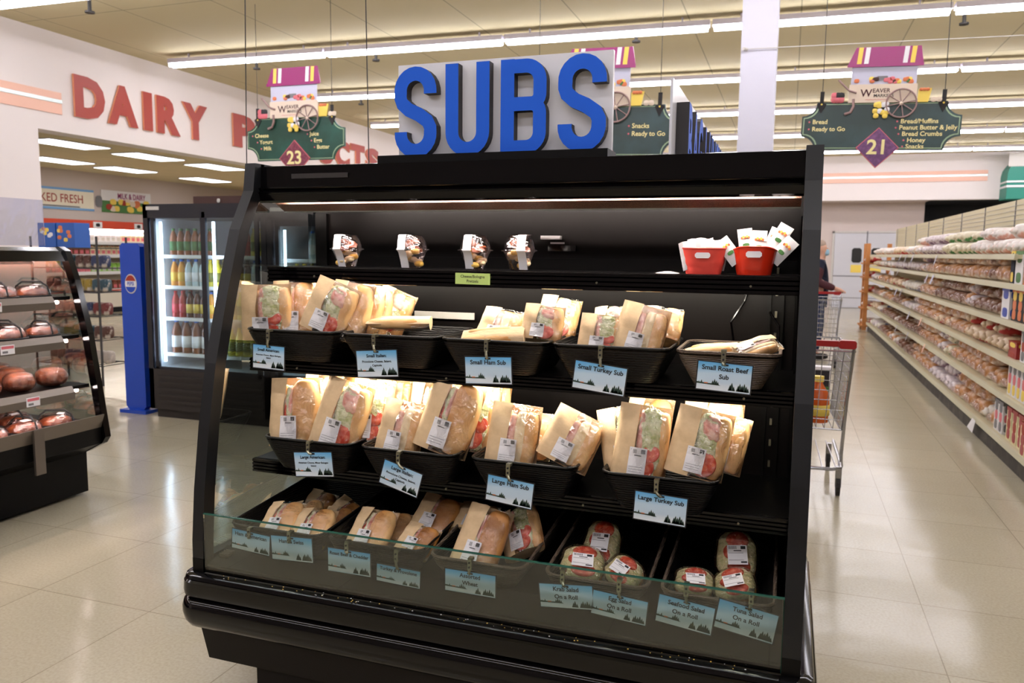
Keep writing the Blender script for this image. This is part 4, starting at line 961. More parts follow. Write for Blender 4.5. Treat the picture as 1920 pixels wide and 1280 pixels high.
    for i in range(2): fl.sell(((.39+.04*i)*s, y0+.02*s, .015), .023*s, .022*s, .006, M['cream'], X=X, n=8, nv=5)
    fl.build('apple_basket', t, smooth=50)
aisle_sign((1505, 193), (1806, 188), (1505, 281), 7.0, '21', [('Bread', -.45), ('Ready to Go', -.45)],
           [('Bread/Muffins', .11), ('Peanut Butter & Jelly', .105), ('Bread Crumbs', .125), ('Honey', .16), ('Snacks', .155)], M['sgreen2'], M['purple'], 'dark green hanging aisle sign number 21 above the right aisle')
aisle_sign((975, 200), (1274, 195), (975, 292), 7.0, '22', [('Snacks', -.45)], [('Snacks', .2), ('Ready to Go', .2)], M['sgreen2'], M['purple'], 'green hanging aisle sign half hidden behind the SUBS board')
aisle_sign((463, 223), (646, 214), (463, 303), 7.6, '23', [('Cheese', -.44), ('Yogurt', -.39), ('Milk', -.35)], [('Juice', .13), ('Eggs', .17), ('Butter', .20)], M['sgreen'], M['maroon'], 'bright green hanging aisle sign number 23 in front of the dairy letters')

# second merchandiser with the BAG LUNCHES sign, seen from its end
mc = thing('merchandiser', 'dark merchandiser mostly hidden behind the sub case', 'display case', (-.8, 3.9, 0))
MB().box(-1.2, -.42, 3.1, 4.9, .0, 1.78, M['blackm'], bev=.03).build('case_body', mc); MB().box(-.43, -.41, 3.2, 4.8, .5, 1.6, M['liner']).build('door_panel', mc)
bs = thing('letter_sign', 'sign with blue block letters seen almost edge-on right of the SUBS board', 'sign', (-.43, 3.9, 1.785))
MB().box(-.46, -.45, 3.12, 4.85, 1.785, 2.17, M['board']).build('sign_board', bs)
x0 = 3.22
for ch in 'BAG LUNCH':
    if ch == ' ': x0 += .1; continue
    vs, fs = text_geo(ch, .40, .05, .03, 'LEFT'); mb = MB(); zs = [v.y for v in vs]; X = Matrix(((0, 0, 1, -.449), (1, 0, 0, x0), (0, 1, 0, 1.80-min(zs)), (0, 0, 0, 1))) @ Matrix.Diagonal((.6, 1, 1, 1))
    fr = [f for f in fs if all(vs[i].z > .049 for i in f)]; mb.add(vs, fr, M['blue'], X); mb.add(vs, [f for f in fs if f not in fr], M['dside'], X); mb.build('letter', bs); x0 += .185

# ---------------------------------------------------------------- bakery case on the left
LXc = -4.0; LY0, LY1 = .6, 3.556
bc = thing('bakery_case', 'black and copper open bakery case with pies at the left edge', 'display case', (-4.4, 2.2, 0))
prof = [(-4.90, 1.50), (-4.16, 1.50), (-4.08, 1.505), (-4.03, 1.48), (-3.965, 1.31), (-3.885, 1.0), (-3.835, .68), (-3.80, .45), (-3.79, .38), (-3.82, .34), (-3.94, .28), (-3.995, .26), (-3.995, .01), (-4.90, .01)]
front_ = prof[1:11]; inn = [(x-.05, z-.01) for x, z in front_]
for yy in ((LY1-.04, LY1), (LY0, LY0+.04)):
    e = MB()
    for i in range(len(front_)-1): e.prism([front_[i], front_[i+1], inn[i+1], inn[i]], yy[0], yy[1], M['black'], 'y')
    e.build('end_frame', bc)
MB().prism([(-4.9, 1.49), (-4.2, 1.49)]+inn[3:]+[(-4.0, .26), (-4.9, .26)], LY1-.022, LY1-.016, M['glass'], 'y').build('side_glass', bc)
MB().prism([(-4.9, 1.50), (-4.10, 1.50), (-4.05, 1.48), (-4.02, 1.42), (-4.08, 1.42), (-4.12, 1.46), (-4.9, 1.46)], LY0, LY1-.04, M['black'], 'y').build('canopy', bc)
MB().prism([(-4.026, 1.405), (-4.022, 1.42), (-4.075, 1.47), (-4.08, 1.455)], LY0+.1, LY1-.25, M['plastic'], 'y').build('canopy_glass', bc)
MB().box(-4.9, -3.99, LY0, LY1, .02, .27, M['blackm']).prism([(-3.99, .26), (-3.83, .34), (-3.82, .45), (-4.0, .47), (-4.9, .47), (-4.9, .26)], LY0, LY1-.03, M['blackm'], 'y').build('case_base', bc)
MB().box(-4.9, -4.84, LY0, LY1, .27, 1.5, M['copper']).build('back_panel', bc)
MB().cyl((-4.12, LY0+.1, 1.43), (-4.12, LY1-.1, 1.43), .010, M['warm'] if 'warm' in M else M['caselamp2'], 8).build('canopy_lamp', bc)
lv = [(1.215, -4.0), (.99, -3.945), (.70, -3.885)]
for k, (zz, xf) in enumerate(lv):
    MB().box(-4.84, xf, LY0+.03, LY1-.05, zz-.02, zz, M['blackm']).build('shelf', bc)
    MB().prism([(xf, zz+.004), (xf+.025, zz-.03), (xf+.022, zz-.07), (xf-.01, zz-.07), (xf-.01, zz+.004)], LY0+.03, LY1-.17, M['stain'], 'y').build('price_rail', bc)
    MB().cyl((xf-.04, LY0+.1, zz-.035), (xf-.04, LY1-.1, zz-.035), .009, M['caselamp2'], 8).build('shelf_lamp', bc)
MB().prism([(-3.83, .44), (-3.80, .52), (-3.79, .52), (-3.82, .44)], LY0+.04, LY1-.04, M['stain'], 'y').build('front_lip', bc)
for yy in (2.38, 3.08): MB().box(-3.80, -3.785, yy-.03, yy+.03, .27, .52, M['stain']).build('door_bracket', bc)
for (yy, zz) in ((3.02, .955), (3.10, .665), (2.72, .45), (3.0, 1.18)):
    X = frame((-3.80 if zz < .5 else -3.84-(zz-.66)*.22, yy, zz), (0, 1, 0), (0, 0, 1))
    tag(MB().box(-.04, .04, -.025, .025, 0, .002, M['white'], X).box(-.035, .035, .005, .02, .002, .003, M['pinkp'], X).box(-.03, 0, -.018, -.006, .002, .003, M['grey'], X).build('price_tag', org=(X[0][3], yy, zz)),
        'small white and pink price tag on the %s rail of the bakery case' % {.955: 'second', .665: 'third', .45: 'lowest', 1.18: 'uppermost'}[zz], 'price tag')
# pies / cakes in domes with dark handles
def pie():
    t = thing('boxed_pie', 'domed pie', 'pie', (0, 0, 0), world=False)
    MB().lathe([(0, 0), (.095, 0), (.105, .012), (.10, .03), (.07, .045), (0, .052)], M['pie'], 24).build('pie_crust', t, smooth=50)
    MB().lathe([(.115, 0), (.118, .01), (.11, .04), (.08, .065), (0, .07)], M['plastic'], 24).build('dome_lid', t, smooth='all')
    MB().lathe([(0, 0), (.12, 0), (.122, .006), (.118, .01)], M['rubber'], 24, Matrix.Translation((0, 0, -.002))).tube([(-.115, 0, .01), (-.10, 0, .06), (-.06, 0, .088), (.06, 0, .088), (.10, 0, .06), (.115, 0, .01)], .006, M['rubber'], 6).build('handle_band', t, smooth=50)
    X = frame((.04, -.02, .071), (0, 1, 0), (-1, 0, .1)); MB().box(-.03, .03, -.02, .02, 0, .001, M['white'], X).build('price_label', t); return t
def loafc():
    t = thing('bakery_loaf', 'loaf', 'bread', (0, 0, 0), world=False)
    MB().sell((0, 0, .055), .10, .085, .055, M['pie'], .7, .8, jit=.04).build('loaf_crust', t, smooth='all')
    MB().sell((0, 0, .056), .104, .09, .058, M['filmwin'], .7, .8, jit=.04).build('film_wrap', t, smooth='all'); return t
pp = None; lp = None
names = {1.215: 'top tier', .99: 'second tier', .70: 'third tier', .47: 'bottom tier'}
for zz, xf in lv+[(.47, -3.87)]:
    for ix in range(3):
        for iy in range(6):
            y = LY1-.19-iy*.205-(.09 if ix % 2 else 0); x = xf-.13-ix*.215
            if zz == .70:
                if lp is None: lp = loafc(); o = lp
                else: o = dup(lp)
                o.location = (x, y, zz+.001); tag(o, 'wrapped brown bakery loaf on the %s of the left bakery case' % names[zz], 'bread', 'bakery loaves on the third tier')
            else:
                if pp is None: pp = pie(); o = pp
                else: o = dup(pp)
                o.location = (x, y, zz+.003); tag(o, 'domed pie with dark handle on the %s of the left bakery case' % names[zz], 'pie', 'domed pies on the '+names[zz])
            o.rotation_euler = (0, 0, random.uniform(-.6, .6)); o.scale = (.82, .82, .95)
a = atX(0, 372, -4.75); b = atX(83, 375, -4.75)
sh = MB().box(-4.77, -4.765, 1.2, b.y, 1.51, b.z, M['plexi']); tag(sh.build('acrylic_guard', org=(-4.77, 2.4, 1.51)), 'clear acrylic sheet standing on top of the bakery case', 'guard')

# ---------------------------------------------------------------- drinks cooler with sliding doors
def bottle_mesh(kind, col, lab, capc, h=.235, r=.032):
    root = bpy.data.objects.new('drink_bottle', None); COL.objects.link(root)
    MB().lathe([(0, 0), (r, .002), (r, h*.35), (r*.93, h*.5), (r, h*.62), (r*.7, h*.78), (r*.36, h*.90), (r*.36, h*.93)], col, 12).build('bottle_body', root, smooth=60)
    MB().lathe([(r*1.03, h*.18), (r*1.03, h*.52)], lab, 12).build('label_band', root, smooth='all')
    MB().lathe([(r*.44, h*.92), (r*.44, h), (0, h)], capc, 10).build('cap', root)
    return root
def Q(n, c): return mat(n, c, .25, spec=.5, coat=.2)
bk = {'amber tea': (Q('amber_drink', (150, 80, 36)), M['green'], M['green']), 'orange juice': (Q('orange_drink', (226, 150, 40)), Q('juice_label', (236, 190, 70)), Q('blue_cap', (50, 110, 200))),
      'clear water': (Q('clear_drink', (190, 206, 210)), M['white'], Q('blue_cap2', (60, 120, 210))), 'yellow soda': (Q('yellow_drink', (214, 196, 46)), Q('olive_label', (120, 120, 40)), Q('yellow_cap', (230, 200, 50))),
      'red punch': (Q('red_drink', (176, 34, 34)), Q('red_label', (200, 40, 60)), Q('red_cap', (190, 30, 40))), 'dark tea': (Q('dark_drink', (88, 40, 24)), Q('yellow_label', (214, 184, 60)), Q('black_cap', (30, 30, 34))),
      'brown tea': (Q('brown_drink', (120, 60, 26)), M['white'], Q('blue_cap3', (50, 110, 200)))}
bproto = {}
def cooler(x0, x1, y0, ztop, label, ndoor, rows_, topz, grp):
    t = thing('drinks_cooler', label, 'cooler', ((x0+x1)/2, y0+.35, 0)); D = .75; K = M['coolerblk']
    b = MB().box(x0, x0+.05, y0, y0+D, .08, ztop, K).box(x1-.05, x1, y0, y0+D, .08, ztop, K).box(x0, x1, y0, y0+D, ztop-.12, ztop, K).box(x0, x1, y0+D-.04, y0+D, .08, ztop, K).box(x0, x1, y0, y0+D, .08, .44, M['vent']).box(x0+.04, x1-.04, y0+.04, y0+D, 0, .1, M['vent'])
    b.build('cabinet', t)
    MB().box(x0+.05, x0+.055, y0+.05, y0+D-.04, .44, ztop-.12, M['inwhite']).box(x1-.055, x1-.05, y0+.05, y0+D-.04, .44, ztop-.12, M['inwhite']).box(x0+.05, x1-.05, y0+D-.045, y0+D-.04, .44, ztop-.12, M['inwhite']).box(x0+.05, x1-.05, y0+.05, y0+D-.04, .44, .445, M['inwhite']).build('inner_liner', t)
    g = MB()
    for i in range(5): g.box(x0+.10, x1-.06, y0-.012, y0, .14+i*.055, .165+i*.055, M['vent'])
    g.build('vent_grille', t)
    w_ = (x1-x0-.14)/ndoor
    for k in range(ndoor):
        a = x0+.07+k*w_; d = MB(); q = .035
        yy = y0-.01 if k % 2 else y0+.012
        d.box(a, a+q, yy, yy+.025, .42, topz+.05, K).box(a+w_-q, a+w_, yy, yy+.025, .42, topz+.05, K).box(a, a+w_, yy, yy+.025, .42, .46, K).box(a, a+w_, yy, yy+.025, topz, topz+.05, K)
        dd = d.build('sliding_door', t); MB().box(a+q, a+w_-q, yy+.010, yy+.014, .46, topz, M['glass']).build('door_glass', dd, Vector(t['_w']))
        MB().cyl((a+q+.02, y0+.07, .5), (a+q+.02, y0+.07, topz-.03), .011, M['coolamp'], 8).build('door_lamp', t)
    MB().box(x0+.04, x0+.18, y0-.004, y0, ztop-.05, ztop-.02, M['pale']).build('nameplate', t)
    zs = [z for z, _ in rows_]
    for z, kinds in rows_:
        MB().box(x0+.06, x1-.06, y0+.12, y0+D-.06, z-.012, z, M['pale']).box(x0+.06, x1-.06, y0+.11, y0+.12, z-.025, z+.005, M['white']).build('wire_shelf', t)
        x = x0+.17; i = 0
        while x < x1-.12:
            kd = kinds[min(int((x-x0)/(x1-x0)*len(kinds)), len(kinds)-1)]
            if kd:
                for row in range(2):
                    if kd not in bproto: bproto[kd] = bottle_mesh(kd, *bk[kd], h=.30 if kd == 'brown tea' else .235, r=.045 if kd == 'brown tea' else .034); o = bproto[kd]
                    else: o = dup(bproto[kd])
                    o.location = (x, y0+.17+row*.10, z+.001)
                    tag(o, '%s bottle on the %s shelf of the %s' % (kd, zw(z), grp), 'bottle', '%s bottles on the %s shelf of the %s' % (kd, zw(z), grp))
            x += .078 if kd != 'brown tea' else .11; i += 1
    return t
cooler(-5.33, -4.06, 5.45, 1.88, 'tall black drinks cooler with sliding glass doors next to the blue stand', 2,
       [(1.44, ['amber tea', 'amber tea', None, 'red punch', 'yellow soda']), (1.17, ['orange juice', 'clear water', 'yellow soda', 'dark tea', 'clear water']), (.89, ['red punch', 'dark tea', 'orange juice', 'yellow soda', 'orange juice']), (.57, ['brown tea', 'brown tea', None, 'yellow soda', 'red punch'])], 1.76, 'left black cooler')
cooler(-4.05, -3.1, 5.45, 1.86, 'second black cooler seen through the glass end of the sub case', 1, [(1.42, [None, 'clear water', 'clear water']), (1.15, ['yellow soda', None, 'clear water']), (.8, ['clear water', 'yellow soda'])], 1.69, 'right black cooler')
tag(MB().box(-5.0, -4.35, 5.7, 5.95, 1.88, 1.96, M['brown']).sell((-4.72, 5.69, 1.92), .018, .004, .018, M['pale'], n=10, nv=6).build('cardboard_box', org=(-4.7, 5.8, 1.88)), 'dark brown box lying on top of the drinks cooler', 'box')
# blue stand with round emblem
ps_ = thing('display_stand', 'tall blue narrow stand with a round PEPSI emblem', 'stand', (-5.6, 5.65, 0))
MB().box(-5.71, -5.48, 5.55, 5.62, .03, 1.545, M['pepsi'], bev=.03).box(-5.74, -5.44, 5.50, 5.66, 0, .03, M['pepsi']).box(-5.48, -5.42, 5.6, 5.9, 1.05, 1.54, M['pepsi']).build('stand_column', ps_)
p = atY(245, 532, 5.545); X = frame((p.x, 5.548, p.z), (1, 0, 0), (0, 0, 1)) @ Matrix.Diagonal((.85, 1.12, 1, 1)); L = MB(); R = .072
def disc(r, z, mt, a0=0, a1=360): L.prism([(r*math.cos(math.radians(a0+(a1-a0)*i/24)), r*math.sin(math.radians(a0+(a1-a0)*i/24))) for i in range(25 if a1-a0 < 360 else 24)], z-.002, z, mt, 'z', X)
disc(R*1.1, .002, M['pale']); disc(R, .0035, M['white']); disc(R*.97, .005, M['red'], 20, 160); disc(R*.97, .005, M['pepsi'], 200, 340)
L.text('PEPSI', .042, M['pepsi'], X @ Matrix.Translation((0, 0, .006)), bold=.02); L.build('emblem', ps_)
rk = MB()
for i in range(4): rk.box(-5.76, -5.40, 5.63, 6.0, .18+i*.22, .215+i*.22, M['wood'])
rk.build('wood_shelf', ps_)

# ---------------------------------------------------------------- dairy department through the opening
dc = thing('dairy_case', 'long white dairy wall case with a red valance in the back room', 'dairy case', (-15.2, 16, 0)); A, B = 10.0, 22.5
MB().box(-15.65, -14.95, A, B, .12, .48, M['dairywht']).box(-15.65, -15.58, A, B, .4, 2.05, M['dairywht']).box(-15.65, -15.0, A, B, 0, .12, M['dark']).build('cabinet', dc)
MB().box(-15.65, -15.05, A, B, 2.0, 2.1, M['dairywht']).box(-15.06, -15.02, A, B, 1.93, 2.12, M['redval']).build('valance', dc)
MB().box(-14.955, -14.94, A, B, .50, .53, M['redval']).build('bumper_strip', dc)
MB().cyl((-15.12, A+.1, 1.93), (-15.12, B-.1, 1.93), .025, M['dairylamp'], 8).build('canopy_lamp', dc)
for x, y in ((-15.01, 14.0), (-15.01, 15.2), (-15.01, 17.2)):
    MB().box(-15.02, -15.005, y-.12, y+.12, 1.95, 2.09, M['white']).sell((-15.0, y, 2.02), .004, .06, .04, M['ink'], n=10, nv=6).build('valance_badge', dc)
dz = [1.62, 1.32, .93, .52]
pk2 = {'white milk jug': M['white'], 'pale cream carton': mat('cream_carton', (232, 214, 180), .5), 'pink yogurt tub': mat('pink_tub', (226, 130, 140), .5), 'green juice jug': mat('green_jug', (150, 200, 90), .4), 'brown chocolate carton': mat('choc_carton', (130, 74, 56), .5), 'teal carton': mat('teal_carton', (40, 84, 96), .5)}
def carton(mt, w_, h_, jug):
    root = bpy.data.objects.new('dairy_carton', None); COL.objects.link(root)
    m_ = MB().box(-.05, .05, -w_/2, w_/2, 0, h_*.8, mt, bev=.01) if jug else MB().box(-.05, .05, -w_/2, w_/2, 0, h_*.78, mt)
    m_.prism([(-.05, h_*.78), (.05, h_*.78), (0, h_)], -w_/2*.9, w_/2*.9, mt, 'y'); m_.build('carton_body', root)
    MB().box(.0505, .052, -w_*.35, w_*.35, h_*.2, h_*.55, M['pinkp'] if not jug else M['pale']).build('printed_label', root)
    MB().cyl((0, 0, h_*.9), (0, 0, h_*1.02), .018, M['pale'] if jug else M['redval'], 8).build('cap', root); return root
dpro = {}
random.seed(11)
for z in dz:
    MB().box(-15.6, -15.02, A, B, z-.03, z, M['dairywht']).box(-15.03, -15.01, A, B, z-.045, z+.03, M['white']).build('shelf', dc)
    seq = {1.62: ['white milk jug', 'pale cream carton'], 1.32: ['pale cream carton', 'brown chocolate carton', 'pale cream carton'], .93: ['teal carton', 'pink yogurt tub', 'green juice jug', 'brown chocolate carton'], .52: ['pale cream carton', 'white milk jug', 'brown chocolate carton', 'pale cream carton']}[z]
    y = 12.1
    while y < 17.2:
        kd = seq[int((y-12.1)/.9) % len(seq)]
        if kd not in dpro: dpro[kd] = carton(pk2[kd], .13, .22, 'jug' in kd); o = dpro[kd]
        else: o = dup(dpro[kd])
        o.location = (-15.14, y, z+.001); tag(o, '%s on the %s shelf of the dairy case' % (kd, zw(z)), 'dairy product', '%ss on the %s dairy shelf' % (kd, zw(z))); y += .15
sA = thing('wall_banner', 'cream banner with red lettering KED FRESH and blue edges on the back wall', 'banner', (-15.69, 14, 2.4))
a = atX(75, 347, -15.68); b = atX(175, 357, -15.68); c = atX(175, 396, -15.68); ya, yb, z0_, z1_ = a.y-2.2, b.y, c.z, b.z
MB().box(-15.695, -15.68, ya, yb, z0_, z1_, M['cream2']).build('banner_board', sA) if 'cream2' in M else MB().box(-15.695, -15.68, ya, yb, z0_, z1_, mat('banner_cream', (238, 228, 206), .5)).build('banner_board', sA)
bl_ = mat('banner_blue', (120, 170, 220), .5)
MB().box(-15.68, -15.675, ya, yb, z1_-.05, z1_, bl_).box(-15.68, -15.675, ya, yb, z0_, z0_+.05, bl_).build('banner_edge', sA)
X = frame((-15.674, (a.y+yb)/2-.30, (z0_+z1_)/2), (0, 1, 0), (0, 0, 1))
MB().text('BAKED FRESH', .27, M['red'], X, bold=.005, squash=.85).box(-.55, .60, -.185, -.155, 0, .002, M['grey'], X).sell((1.15, 0, 0), .1, .14, .004, M['grey'], X=X, n=10, nv=6).build('lettering', sA)
sB = thing('wall_banner', 'green and white MILK & DAIRY banner with food pictures on the back wall', 'banner', (-15.69, 15.8, 2.4))
a = atX(189, 355, -15.68); b = atX(282, 366, -15.68); c = atX(270, 402, -15.68)
MB().box(-15.695, -15.68, a.y, b.y, c.z, b.z+.03, M['white']).box(-15.681, -15.677, a.y, b.y, c.z, c.z+.28, M['green']).build('banner_board', sB)
f = MB(); random.seed(2)
for i in range(16):
    y = random.uniform(a.y+.1, b.y-.1); f.sell((-15.672, y, c.z+random.uniform(.05, .28)), .004, .1, .07, M[random.choice(['yellow', 'red', 'orange', 'yellow', 'cream'])], n=10, nv=6)
f.build('food_print', sB)
MB().text('MILK & DAIRY', .19, M['magenta'], frame((-15.672, (a.y+b.y)/2+.15, b.z-.10), (0, 1, 0), (0, 0, 1)), bold=.015, squash=.75).build('lettering', sB)
# wire rack of snacks and blue cartons left of the opening
rr = thing('wire_rack', 'thin wire snack rack standing behind the bakery case', 'rack', (-7.4, 6.7, 0)); g = MB()
for x in (-7.95, -7.0):
    for y in (6.5, 6.9): g.cyl((x, y, 0), (x, y, 1.62), .012, M['wire'], 6)
g.build('rack_post', rr)
for z in (1.50, 1.28, 1.02, .76, .5, .22): 
    s_ = MB().box(-7.95, -7.0, 6.5, 6.52, z-.01, z, M['wire']).box(-7.95, -7.0, 6.88, 6.9, z-.01, z, M['wire'])
    for i in range(8): s_.box(-7.95+i*.135, -7.94+i*.135, 6.5, 6.9, z-.008, z, M['wire'])
    s_.build('rack_shelf', rr)
random.seed(21)
bx = mat('blue_snack_box', (36, 92, 176), .4)
for i, x in enumerate((-7.8, -7.52)):
    o = MB().box(-.13, .13, -.1, .1, 0, .27, bx); 
    for k in range(7): o.sell((random.uniform(-.1, .1), -.1, random.uniform(.05, .23)), .03, .003, .022, M[random.choice(['yellow', 'orange', 'white'])], n=8, nv=5)
    ob = o.build('snack_box'); ob.location = (x, 6.68, 1.5); tag(ob, ('left' if i == 0 else 'right')+' blue snack carton with yellow print on top of the wire rack', 'box')
cols = [mat('snack_%d' % i, c_, .35, noise=(14, (200, 190, 176), .5, .62)) for i, c_ in enumerate([(150, 126, 44), (30, 66, 78), (78, 44, 34), (34, 48, 84), (104, 34, 34), (170, 160, 150)])]
sp_ = {}
for z in (1.28, 1.02, .76, .5, .22):
    for i in range(8):
        c_ = (i//2+int(z*10)) % len(cols)
        if c_ not in sp_: sp_[c_] = MB().sell((0, 0, .07), .052, .05, .07, cols[c_], .5, .5).build('snack_bag', smooth='all'); o = sp_[c_]
        else: o = sp_[c_].copy(); COL.objects.link(o)
        o.location = (-7.87+i*.112, 6.68, z+.001); tag(o, 'plump %s snack bag on the %s shelf of the wire rack' % (['yellow', 'teal', 'brown', 'dark blue', 'maroon', 'pale'][c_], zw(z)), 'snack', '%s snack bags on the %s rack shelf' % (['yellow', 'teal', 'brown', 'dark blue', 'maroon', 'pale'][c_], zw(z)))

# ---------------------------------------------------------------- bread gondola along the right aisle
GX = 1.53; G0, G1 = 4.6, 17.3
gd = thing('bread_gondola', 'long cream bread gondola lining the right aisle', 'shelving', (1.9, 11, 0))
MB().box(1.56, 2.0, G0, G1, 0, .14, M['darkbase']).build('kick_base', gd)
MB().box(1.98, 2.02, G0, G1, .1, 2.03, M['shelfcream']).build('back_panel', gd)
sm = MB()
for i in range(11): sm.box(1.972, 1.98, G0+.3+i*1.22, G0+.312+i*1.22, 1.5, 2.03, M['grey'])
for i in range(9): sm.box(1.974, 1.98, G0, G1, 1.62+i*.045, 1.624+i*.045, M['pale'])
sm.build('panel_seam', gd)
tiers = [.165, .49, .765, 1.035, 1.305, 1.52]
for z in tiers:
    y0 = G0 if z < 1.5 else 6.55
    MB().box(GX+.02, 1.98, y0, G1, z-.03, z, M['shelfcream']).build('shelf', gd)
    MB().prism([(GX, z+.006), (GX+.02, z+.006), (GX+.02, z-.04), (GX-.004, z-.035)], y0, G1, M['shelflip'], 'y').build('price_channel', gd)
MB().box(1.60, 1.98, G0, 6.55, 1.59, 1.62, M['shelfcream']).box(1.59, 1.60, G0, 6.55, 1.585, 1.635, M['shelflip']).build('shelf', gd)
loafc_ = {'golden': (mat('loaf_golden', (190, 132, 76), .35, noise=(16, (246, 236, 224), .42, .66)), M['filmwin']), 'brown': (mat('loaf_brown', (120, 74, 48), .35, noise=(16, (226, 210, 196), .46, .68)), M['filmwin']),  # near-white noise paints bag highlights into the golden and brown loaf colours
          'white bagged': (mat('loaf_white', (222, 214, 208), .35, noise=(12, (206, 150, 130), .5, .62)), None), 'red banded': (mat('loaf_redband', (214, 190, 160), .35, noise=(7, (176, 44, 44), .5, .58)), None),
          'blue banded': (mat('loaf_blueband', (224, 216, 206), .35, noise=(6, (40, 80, 160), .55, .6)), None), 'pale lilac': (mat('loaf_lilac', (214, 202, 204), .35, noise=(11, (128, 96, 116), .5, .62)), None), 'green labelled': (mat('loaf_green', (216, 206, 180), .35, noise=(6, (60, 120, 60), .54, .6)), None)}
def loaf_proto(kd):
    root = bpy.data.objects.new('bread_loaf', None); COL.objects.link(root); mt, fl_ = loafc_[kd]
    MB().sell((.13, 0, .058), .135, .058, .058, mt, .55, .6, jit=.05, n=16, nv=8).build('loaf_body', root, smooth='all')
    MB().sell((-.006, 0, .06), .03, .03, .03, M['plastic'] if kd in ('golden', 'brown') else mt, .9, .9, jit=.3, n=10, nv=6).build('bag_end', root, smooth='all')
    MB().sell((.0, 0, .05), .005, .012, .012, M['white'] if 'white' not in kd else M['redval'], n=8, nv=4).build('bag_clip', root); return root
lpro = {}; random.seed(9); nl = 0
tn = {1.52: 'top', 1.305: 'second', 1.035: 'third', .765: 'fourth', .49: 'fifth', .165: 'bottom'}
sched = {1.52: ['white bagged', 'green labelled', 'pale lilac', 'white bagged', 'red banded', 'white bagged', 'white bagged'], 1.305: ['golden', 'golden', 'golden', 'pale lilac', 'pale lilac', 'white bagged', 'red banded'],
         1.035: ['brown', 'brown', 'golden', 'blue banded', 'red banded', 'golden', 'pale lilac'], .765: ['red banded', 'golden', 'golden', 'pale lilac', 'brown', 'golden', 'brown'],
         .49: ['golden', 'golden', 'golden', 'brown', 'brown', 'brown', 'red banded'], .165: ['golden', 'pale lilac', 'golden', 'brown', 'golden', 'brown', 'blue banded']}
def put_loaf(kd, x, y, z, rz, sc=1):
    global nl
    if kd not in lpro: lpro[kd] = loaf_proto(kd); o = lpro[kd]
    else: o = dup(lpro[kd])
    o.location = (x, y, z); o.rotation_euler = (random.uniform(-.06, .06), 0, rz); o.scale = (sc, sc*(1.35 if y < 9 else 1.6)*random.uniform(.95, 1.12), sc*random.uniform(.9, 1.15)); nl += 1
    return o
start = {1.52: 6.75, 1.305: 6.95, 1.035: 7.2, .765: 6.75, .49: 6.8, .165: 7.1}
for z in tiers:
    y = start[z]
    while y < G1-.25:
        f_ = (y-start[z])/(G1-.25-start[z]); kd = sched[z][min(int(f_*7), 6)]
        if random.random() < .12: kd = random.choice(list(loafc_))
        o = put_loaf(kd, GX+.045+random.uniform(0, .03), y, z+.001, random.uniform(-.12, .12))
        tag(o, '%s bread loaf on the %s shelf of the right aisle' % (kd, tn[z]), 'bread', '%s bread loaves on the %s aisle shelf' % (kd, tn[z]))
        if y < 11.5 and random.random() < .72:
            o = put_loaf(kd, GX+.06+random.uniform(0, .04), y+.02, z+.122, random.uniform(-.2, .2), .88)
            tag(o, '%s bread loaf stacked in the upper layer on the %s shelf' % (kd, tn[z]), 'bread', '%s upper layer loaves on the %s shelf' % (kd, tn[z]))
        y += .20 if y < 9 else .25 if y < 12 else .34
# cartons at the near end
def pack(x0, w_, d, h_, base, cols_, label, cat, y, z, x=GX+.05, n=1, gap=.01, grp=None):
    mb = MB().box(0, d, -w_/2, w_/2, 0, h_, base); random.seed(int(y*100+z*10))
    for i, c_ in enumerate(cols_):
        mb.sell((-.001, 0, h_*(.2+.6*i/max(1, len(cols_)-1))), .002, w_*.34, h_*.16, c_, n=12, nv=6)
        mb.sell((d*.5, -w_/2-.001, h_*(.2+.6*i/max(1, len(cols_)-1))), d*.3, .002, h_*.13, c_, n=12, nv=6)
    mb.box(-.002, d+.001, -w_/2-.0015, w_/2+.0015, h_*.9, h_+.001, cols_[0])
    p0 = None
    for i in range(n):
        if p0 is None: p0 = mb.build('food_carton'); o = p0
        else: o = p0.copy(); COL.objects.link(o)
        o.location = (x, y-i*(w_+gap), z+.001); tag(o, label, cat, grp or (label+' row'))
crm = mat('box_cream', (226, 216, 170), .45); rb = mat('box_dkred', (160, 34, 38), .4)
pack(0, .13, .06, .24, crm, [rb, M['red'], rb], 'cream and red cracker box standing on the bottom aisle shelf', 'box', 6.55, .165, n=4, gap=.02)
pack(0, .13, .06, .23, crm, [rb, rb, M['red']], 'red edged cream box in the front group on the bottom aisle shelf', 'box', 6.02, .165, n=5, gap=.015, x=GX+.01)
pack(0, .12, .05, .24, M['white'], [M['grey'], M['pinkp'], M['grey']], 'white carton before the red boxes on the bottom aisle shelf', 'box', 6.92, .165, n=2)
pack(0, .11, .05, .25, M['white'], [M['yellow'], M['pinkp'], M['grey']], 'white and yellow pink-printed carton on the fifth aisle shelf', 'box', 6.62, .49, n=8)
pack(0, .12, .05, .22, M['white'], [M['grey'], M['red'], M['grey']], 'white carton with red print on the fourth aisle shelf', 'box', 6.35, .765, n=4)
pack(0, .22, .06, .12, rb, [M['red'], M['yellow']], 'flat red carton lying on the fourth aisle shelf', 'box', 6.62, .765, n=1)
pack(0, .22, .05, .23, M['white'], [M['pepsi'], M['pepsi']], 'white carton with blue swirl on the third aisle shelf', 'box', 6.92, 1.035, n=1)
pack(0, .14, .05, .23, M['ink'], [M['orange'], M['orange'], M['yellow']], 'black carton with orange food picture on the third aisle shelf', 'box', 6.66, 1.035, n=4)
pack(0, .20, .05, .24, M['white'], [M['green'], M['green']], 'white carton with green ring on the second aisle shelf', 'box', 6.62, 1.305, n=1)
